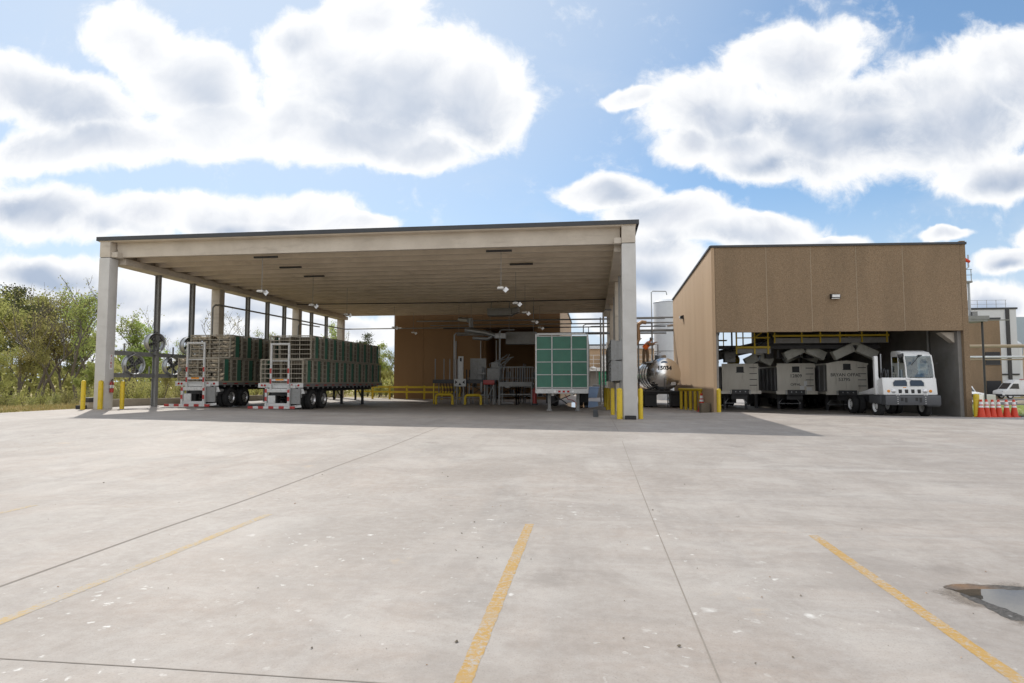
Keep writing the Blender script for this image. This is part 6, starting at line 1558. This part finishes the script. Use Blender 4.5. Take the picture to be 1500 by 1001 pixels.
# ------------------------------------------------------------------ vehicles on the yard road
def van():
    x0, y0 = W(1466, 80); zg = -.62; z = lambda h: zg + h
    r = tag(empty('delivery_van', (x0+2.9, y0, zg)), 'white high-roofed van at the right edge of the lot, nose to the left', 'van')
    L_ = 5.6
    prof = [(0,.45),(0.02,.9),(.12,1.05),(.62,1.22),(1.25,2.05),(1.55,2.38),(2.0,2.45),(L_-.1,2.42),(L_,2.2),(L_,.45)]
    m = MB(); m.prism([(x0+a, z(b)) for a, b in prof], 'y', y0, y0+2.0); b = m.build('body', M['white'], r, bevel=.06)
    m = MB(); m.prism([(x0+.85,z(1.30)),(x0+1.32,z(1.95)),(x0+1.95,z(1.95)),(x0+2.0,z(1.28))], 'y', y0-.012, y0+.02); m.build('side_window', M['darkglass'], b)
    m = MB(); m.loft([[(x0+.64,y0+.15,z(1.29)),(x0+.64,y0+1.85,z(1.29)),(x0+1.2,y0+1.8,z(2.03)),(x0+1.2,y0+.2,z(2.03))],[(x0+.69,y0+.15,z(1.25)),(x0+.69,y0+1.85,z(1.25)),(x0+1.25,y0+1.8,z(1.99)),(x0+1.25,y0+.2,z(1.99))]]); m.build('windscreen', M['darkglass'], b)
    m = MB(); m.box(x0-.04,y0+.03,z(.35),x0+.3,y0+1.97,z(.62)); m.box(x0+.3,y0-.02,z(.38),x0+L_-.1,y0+.02,z(.56)); m.build('bumper', M['black'], b, bevel=.03)
    m = MB(); m.box(x0+.02,y0-.01,z(.85),x0+.32,y0+.1,z(1.05)); m.build('headlight', M['alu'], b)
    m = MB(); m.box(x0+2.65,y0-.008,z(.6),x0+2.67,y0+.001,z(2.2)); m.box(x0+4.0,y0-.008,z(.6),x0+4.02,y0+.001,z(2.2)); m.build('door_seam', M['greysteel'], b)
    m = MB(); m.box(x0+2.1,y0-.09,z(2.45),x0+5.0,y0+.05,z(2.52)); m.box(x0+2.3,y0-.02,z(2.4),x0+2.36,y0+.04,z(2.45)); m.box(x0+4.7,y0-.02,z(2.4),x0+4.76,y0+.04,z(2.45)); m.build('ladder_rack', M['red'], r)
    for xx in (.95, 4.4):
        for s in (0, 1):
            m = MB(); m.lathe([(.05,-.11),(.36,-.11),(.36,.11),(.05,.11)], (x0+xx,y0+.12+s*1.76,z(.36)), 'y', 22); t = m.build('wheel', M['rubber'], r, smooth=True)
            m = MB(); m.lathe([(.22,-.12),(.05,-.13),(.01,-.13)], (x0+xx,y0+.12+s*1.76,z(.36)), 'y', 18, caps=False); m.build('rim', M['alu'], t, smooth=True)
van()
def pickup():
    x1, y0 = W(1441, 62); zg = gz(x1, y0) + .02; z = lambda h: zg + h; x0 = x1 - 1.95; LN = 5.2
    r = tag(empty('pickup_truck', (x1-1, y0, zg)), 'white pickup truck facing the lot, half hidden by the brown building corner', 'pickup')
    m = MB(); m.prism([(y0,z(.5)),(y0+LN,z(.5)),(y0+LN,z(1.1)),(y0+1.3,z(1.12)),(y0+.1,z(1.0)),(y0,z(.85))], 'x', x0, x1); b = m.build('body', M['white'], r, bevel=.06)
    m = MB(); m.prism([(y0+1.25,z(1.11)),(y0+1.85,z(1.7)),(y0+3.2,z(1.75)),(y0+3.6,z(1.11))], 'x', x0+.12, x1-.12); c = m.build('cab', M['white'], r, bevel=.05)
    m = MB(); m.loft([[(x0+.22,y0+1.28,z(1.16)),(x1-.22,y0+1.28,z(1.16)),(x1-.3,y0+1.78,z(1.65)),(x0+.3,y0+1.78,z(1.65))],[(x0+.22,y0+1.33,z(1.16)),(x1-.22,y0+1.33,z(1.16)),(x1-.3,y0+1.83,z(1.65)),(x0+.3,y0+1.83,z(1.65))]]); m.build('windscreen', M['darkglass'], c)
    m = MB(); m.box(x0+.4,y0-.03,z(.6),x1-.4,y0+.01,z(.92)); m.build('grille', M['black'], b)
    for x in (x0+.06, x1-.36):
        m = MB(); m.box(x,y0-.025,z(.72),x+.3,y0+.02,z(.92)); m.build('headlight', M['alu'], b)
    m = MB(); m.box(x0-.02,y0-.12,z(.38),x1+.02,y0-.001,z(.58)); m.build('bumper', M['greysteel'], b, bevel=.02)
    m = MB(); m.box(x0+.6,y0+2.2,z(1.76),x1-.6,y0+2.45,z(1.86)); m.build('roof_light', M['amber'], c)
    for yy in (1.0, 4.2):
        for s in (0, 1): wheel(r, (x0+.14 if s == 0 else x1-.14), y0+yy, z(.38), .38, .25, -1 if s == 0 else 1)
pickup()
# ------------------------------------------------------------------ trees
trnd = random.Random(21)
def leafq(m, c, s, rn):
    d = Vector((rn.gauss(0,1), rn.gauss(0,1), rn.gauss(0,.7))).normalized()
    a = d.orthogonal().normalized(); b = d.cross(a)
    w, h = s*rn.uniform(.55,1.0), s*rn.uniform(.8,1.3); c = Vector(c)
    m.add([c-a*w*.5, c-b*h*.5+a*w*.1, c+a*w*.5, c+b*h*.5], [(0,1,2,3)])
def broadleaf(seed, H, spread, dens, lsize, leaf, bark='bark', bare=.35, forks=5, lean=.0, thick=.013, hug=.032):
    rn = random.Random(seed); t = MB(); cr = MB(); tips = []
    def grow(p, d, ln, r, lev):
        n = 4; pts = [p]; rs = [r]; q = Vector(p); dd = Vector(d)
        for i in range(n):
            dd = (dd + Vector((rn.gauss(0,.16), rn.gauss(0,.16), .07 if lev else .03))).normalized()
            q = q + dd*ln/n; pts.append(q.copy()); rs.append(r*(1-.55*(i+1)/n))
        t.tube(pts, rs, 6 if lev < 2 else 4, caps=False)
        if lev >= 3 or ln < .5: tips.extend(pts[1:]); return
        if lev >= 2: tips.extend(pts[2:])
        k = forks if lev == 0 else rn.choice((3,4,4))
        for j in range(k):
            f = rn.uniform(bare if lev == 0 else .25, 1.0); i = min(n-1, int(f*n)); b0 = pts[i].lerp(pts[i+1], f*n-i)
            a = rn.uniform(0, 6.283); up = rn.uniform(.35,.9) if lev == 0 else rn.uniform(.1,.8)
            nd = (dd*.45 + Vector((math.cos(a)*spread, math.sin(a)*spread, up))).normalized()
            grow(b0, nd, ln*rn.uniform(.42,.62), max(.019, rs[i]*.56), lev+1)
        tips.append(pts[-1])
    grow(Vector((0,0,-.2)), Vector((lean,rn.gauss(0,.04),1)).normalized(), H*.62, H*thick, 0)
    for p in tips:
        k = dens*rn.uniform(.3,1.7)
        if rn.random() < .15: k *= .1
        sp = H*hug
        for _ in range(int(k)):
            leafq(cr, (p[0]+rn.gauss(0,sp), p[1]+rn.gauss(0,sp), p[2]+rn.gauss(0,sp*.8)), lsize, rn)
    zmx = max(v[2] for v in t.v); 
    return t, cr, leaf, bark
def pine(seed, H, leaf='leaf_pine'):
    rn = random.Random(seed); t = MB(); cr = MB()
    pts = [Vector((0,0,-.2))]; rs = [H*.014]
    for i in range(1, 9): pts.append(Vector((rn.gauss(0,.05)*i*.4, rn.gauss(0,.05)*i*.4, H*i/8))); rs.append(H*.014*(1-i/8.6))
    t.tube(pts, rs, 7, caps=False)
    for k in range(34):
        f = rn.uniform(.42, .98); z = H*f; a = rn.uniform(0, 6.283); ln = H*.22*(1.12-f)*rn.uniform(.7,1.35) + .4
        i = min(7, int(f*8)); b0 = pts[i].lerp(pts[i+1], f*8-i)
        e = b0 + Vector((math.cos(a)*ln, math.sin(a)*ln, ln*rn.uniform(.05,.45))); mid = b0.lerp(e, .55) + Vector((0,0,-.1*ln))
        t.tube([b0, mid, e], [.05,.03,.015], 4, caps=False)
        for c in (mid, mid.lerp(e,.5), e):
            if rn.random() < .12: continue
            for _ in range(34): leafq(cr, c + Vector((rn.gauss(0,.36), rn.gauss(0,.36), rn.gauss(0,.2))), .20, rn)
    return t, cr, leaf, 'bark'
def shrub_mesh(seed, H, Wd, n, leaf, ls=.2):
    rn = random.Random(seed); t = MB(); cr = MB()
    for k in range(9):
        a = rn.uniform(0,6.283); e = Vector((math.cos(a)*Wd*rn.uniform(.2,.8), math.sin(a)*Wd*rn.uniform(.2,.8), H*rn.uniform(.6,1.05)))
        t.tube([Vector((0,0,-.15)), e*.5+Vector((rn.gauss(0,.1),rn.gauss(0,.1),.1)), e], [.035,.025,.01], 4, caps=False)
        for _ in range(n//9):
            f = rn.uniform(.25,1.1); sp = .16*Wd+.12
            leafq(cr, e*f + Vector((rn.gauss(0,sp), rn.gauss(0,sp), rn.gauss(0,sp*.8))), ls, rn)
    return t, cr, leaf, 'bark'
PROTO = {}
def proto(key, data, name):
    t, cr, leaf, bark = data
    r = empty(name, (0,0,0)); t.build('trunk', M[bark], r, smooth=True, recalc=False)
    if cr.v: cr.build('crown' if name != 'shrub' else 'foliage', M[leaf], r, recalc=False)
    r['_h'] = 1; KID[r.name] = kids(r); PROTO[key] = [r, False]
proto('spA', broadleaf(1, 11, .8, 22, .17, 'leaf_spring', bare=.2), 'broadleaf_tree')
proto('spB', broadleaf(2, 11, .7, 15, .17, 'leaf_olive', bare=.25), 'broadleaf_tree')
proto('spC', broadleaf(3, 10, .65, 4.5, .18, 'leaf_lime', 'bark_pale', forks=6, hug=.02, thick=.015), 'broadleaf_tree')
proto('lime', broadleaf(4, 8, .8, 15, .21, 'leaf_lime', 'bark_pale', bare=.25), 'broadleaf_tree')
proto('bareA', broadleaf(5, 12, .65, 1.3, .15, 'leaf_olive', 'bark_pale', forks=7, hug=.015, thick=.0105), 'bare_tree')
proto('bareB', broadleaf(6, 11, .5, 1.2, .14, 'leaf_olive', 'bark', forks=8, bare=.25, hug=.015, thick=.010), 'bare_tree')
proto('pineA', pine(7, 13), 'pine_tree'); proto('pineB', pine(8, 11), 'pine_tree')
proto('shA', shrub_mesh(9, 2.4, 1.5, 700, 'leaf_shrub', .17), 'shrub'); proto('shB', shrub_mesh(10, 3.4, 1.6, 650, 'leaf_spring', .17), 'shrub')
proto('shC', shrub_mesh(11, 1.6, 1.4, 450, 'leaf_olive', .15), 'shrub')
LABELS_USED = {}
def plant(key, px, d, htop, base_h, lab, grp, cat='tree'):
    """stand a tree so that it is seen at column px from the lot, at distance d, its top reaching picture row htop"""
    X, Y = W(px, d); z0 = gz(X, Y) - .1
    r, used = PROTO[key]
    h = WZ(htop, d) - z0; s = max(.25, h/base_h)
    rz = trnd.uniform(0, 6.283); sx = s*trnd.uniform(.9,1.15)
    if not used:
        PROTO[key][1] = True; o = r; o.location = (X,Y,z0); o.rotation_euler = (0,0,rz); o.scale = (sx,sx,s)
    else: o = copy_tree(r, None, (X,Y,z0), rz, (sx,sx,s))
    if '_h' in o: del o['_h']
    tag(o, lab, cat, grp)
HB = {}
for k, (r, u) in PROTO.items(): HB[k] = max(v.co.z for c in KID[r.name] for v in c.data.vertices)
G = 'trees of the wood beyond the lot'
T = [('pineA',-38,62,418,'dark pine at the far left edge of the picture'),('spA',6,58,428,'yellow-green leafy tree at the left edge before the dark pines'),('pineB',30,66,420,'dark round-topped pine, tallest on the left'),
     ('spB',52,56,424,'olive leafy tree between the tallest pine and the bare trees'),('spA',-20,50,470,'lower yellow-green tree at the left edge of the wood'),('pineA',66,70,446,'dark pine behind the olive tree'),
     ('bareA',60,52,405,'thin bare tree rising above the pines'),('spB',24,47,486,'olive tree low in front of the left pines'),('bareA',86,50,420,'bare pale tree with wide fork left of the front column'),
     ('bareB',100,58,412,'bare upright tree just left of the front column'),('spC',116,52,418,'sparse lime tree close to the left of the front column'),('pineB',112,75,490,'small distant pine left of the front column'),
     ('spC',132,56,424,'sparse lime tree touching the front column outline'),('lime',118,44,526,'short bright green tree near the front bollards'),
     ('spC',176,60,452,'sparse tree just right of the front left column'),('lime',203,60,462,'bright green tree before the first steel post'),('bareB',190,66,448,'bare tree behind the bright green one'),
     ('lime',226,70,505,'small green tree behind the first steel post'),('bareA',252,64,486,'bare tree between the first two steel posts'),('spC',268,70,496,'thin sparse tree before the second steel post'),
     ('spB',240,54,530,'low olive tree behind the fans'),('lime',275,56,520,'low green tree behind the right fans'),('bareB',305,70,480,'bare tree behind the loaded trailer, left of the second column'),
     ('spC',318,74,490,'sparse tree left of the second column'),('bareA',366,66,452,'big bare tree between the second column and the next post'),('spC',388,74,480,'small leafy tree beside the big bare one'),
     ('bareB',408,72,482,'slim bare tree over the middle trailer'),('lime',352,70,498,'green tree low right of the second column'),('spC',424,80,490,'sparse distant tree over the middle trailer'),
     ('bareA',438,74,492,'bare distant tree left of the third column'),('spC',480,70,468,'leafy slim tree between the third and fourth columns'),('bareB',495,78,480,'bare tree right of the slim leafy one'),
     ('spB',545,72,512,'olive tree right of the fourth column'),('lime',560,66,500,'tall green tree left of the brown hall'),('spC',572,62,506,'sparse tree touching the brown hall corner'),('pineB',535,90,486,'dark distant pine by the fourth column'),
     ('spA',555,56,540,'low leafy tree beyond the yellow guard rail')]
T += [('spA',-30,74,412,'tall yellow-green tree behind the far left pine'),('spB',10,76,416,'tall olive tree behind the left pines'),('spA',44,80,420,'tall yellow-green tree behind the tallest pine'),('pineA',18,84,414,'dark pine deep in the wood at the left edge'),
     ('spA',78,82,452,'yellow-green tree deep in the wood between the bare trees'),('spB',95,86,470,'olive tree deep in the wood left of the front column'),('pineB',52,90,430,'distant pine behind the bare thin tree'),('spA',128,84,478,'yellow-green tree deep in the wood by the front column'),
     ('spA',-8,43,505,'young yellow-green tree at the far left of the verge')]
for key, px, d, ht, lab in T: plant(key, px, d, ht, HB[key], lab, G)
S = []
sl_ = ['leafy shrub at the foot of the wood beyond the verge', 'leafy shrub seen between the left canopy posts', 'leafy shrub beyond the yellow guard rail']
for i in range(24):
    px = -50 + i*8.8; d = trnd.uniform(36, 46); key = trnd.choice(('shA','shB','shC','shA')); plant(key, px, d, trnd.uniform(560,584), HB[key], sl_[0], 'shrubs at the foot of the wood', 'shrub')
for i in range(30):
    px = 168 + i*11.5; d = trnd.uniform(44, 60); key = trnd.choice(('shA','shB','shB','shC')); plant(key, px, d, trnd.uniform(538,566), HB[key], sl_[1], 'shrubs between the posts', 'shrub')
for i in range(6):
    px = 530 + i*9; d = trnd.uniform(60, 64); key = trnd.choice(('shA','shB')); plant(key, px, d, trnd.uniform(545,562), HB[key], sl_[2], 'shrubs beyond the guard rail', 'shrub')
for key, (r, used) in list(PROTO.items()):
    if not used:
        for c in KID[r.name]: bpy.data.objects.remove(c)
        bpy.data.objects.remove(r)
# far wood closing the horizon behind the planted trees
wm = MB(); rn = random.Random(5)
for i in range(15000):
    a = rn.uniform(R(12), R(62)); d = rn.uniform(95, 130); x, y = -math.sin(a)*d, math.cos(a)*d
    if x > -20: continue
    hmax = 5.0 + 2.2*mnoise.noise(Vector((a*14, 0, 3))) + 1.5*mnoise.noise(Vector((a*50, 0, 8)))
    leafq(wm, (x, y, -.8 + rn.random()**.7*hmax), rn.uniform(.5,.9), rn)
tag(wm.build('distant_wood', M['leaf_olive'], None, loc=(-70,90,0), recalc=False), 'far olive-green wood closing the horizon behind the nearer trees', 'wood', None, 'stuff')
# verge grass: tufts along the lot edge
gm = MB()
for i in range(14000):
    x = -23 - abs(rn.gauss(0, 3.0)) ; y = rn.uniform(10, 42)
    if x < -34: continue
    z0 = gz(x, y) - .05; h = rn.uniform(.06,.22); a = rn.uniform(0, 6.283); w = .018
    gm.add([(x-math.cos(a)*w, y-math.sin(a)*w, z0), (x+math.cos(a)*w, y+math.sin(a)*w, z0), (x+rn.gauss(0,.05), y+rn.gauss(0,.05), z0+h)], [(0,1,2)])
def mat_blade():
    m, nt, b = newmat('grass_blades'); p = pos(nt)
    c = mix_rgb(nt, ramp(nt, noise(nt, p, 1.5, 5, .7), .4, .65), (.50,.39,.18), (.27,.26,.08)); L(nt, c, b.inputs['Base Color']); b.inputs['Roughness'].default_value = .9
    return m
tag(gm.build('verge_grass', mat_blade(), None, loc=(-25,25,0), recalc=False), 'dry straw-coloured grass on the verge along the lot', 'grass', None, 'stuff')
lm = MB()
for i in range(9000):
    x = rn.uniform(18.4, 46); y = rn.uniform(32.6, 60); z0 = gz(x, y)+.02; h = rn.uniform(.05,.16); a = rn.uniform(0, 6.283); w = .03
    lm.add([(x-math.cos(a)*w, y-math.sin(a)*w, z0), (x+math.cos(a)*w, y+math.sin(a)*w, z0), (x+rn.gauss(0,.05), y+rn.gauss(0,.05), z0+h)], [(0,1,2)])
tag(lm.build('lawn_grass', M['leaf_lime'], None, loc=(30,45,0), recalc=False), 'short green grass of the lawn behind the cones', 'grass', None, 'stuff')

# bits of leaf and grit lying on the lot
lt = MB()
for i in range(190):
    if i < 150: x, y = rn.gauss(-1.0, 2.6), rn.uniform(2.2, 11)
    else: x, y = rn.uniform(-9, 12), rn.uniform(3, 17)
    z0 = gz(x, y)+.003; s = rn.uniform(.004,.010)*(1 if rn.random() < .85 else 1.7); a = rn.uniform(0, 6.283); c_, s_ = math.cos(a), math.sin(a); k = rn.uniform(.3,.9)
    lt.c = 0 if rn.random() < .75 else 1
    lt.add([(x+c_*s, y+s_*s, z0+s*.5), (x-s_*s*k, y+c_*s*k, z0), (x-c_*s, y-s_*s, z0+s*.35), (x+s_*s*k, y-c_*s*k, z0+.001), (x, y, z0+s*.75)], [(0,1,4),(1,2,4),(2,3,4),(3,0,4)])
tag(lt.build('leaf_litter', [M['crate_wood'], M['copper']], None, loc=(0,5,0), recalc=False), 'scattered dark bits of leaf and grit on the concrete', 'litter', None, 'stuff')
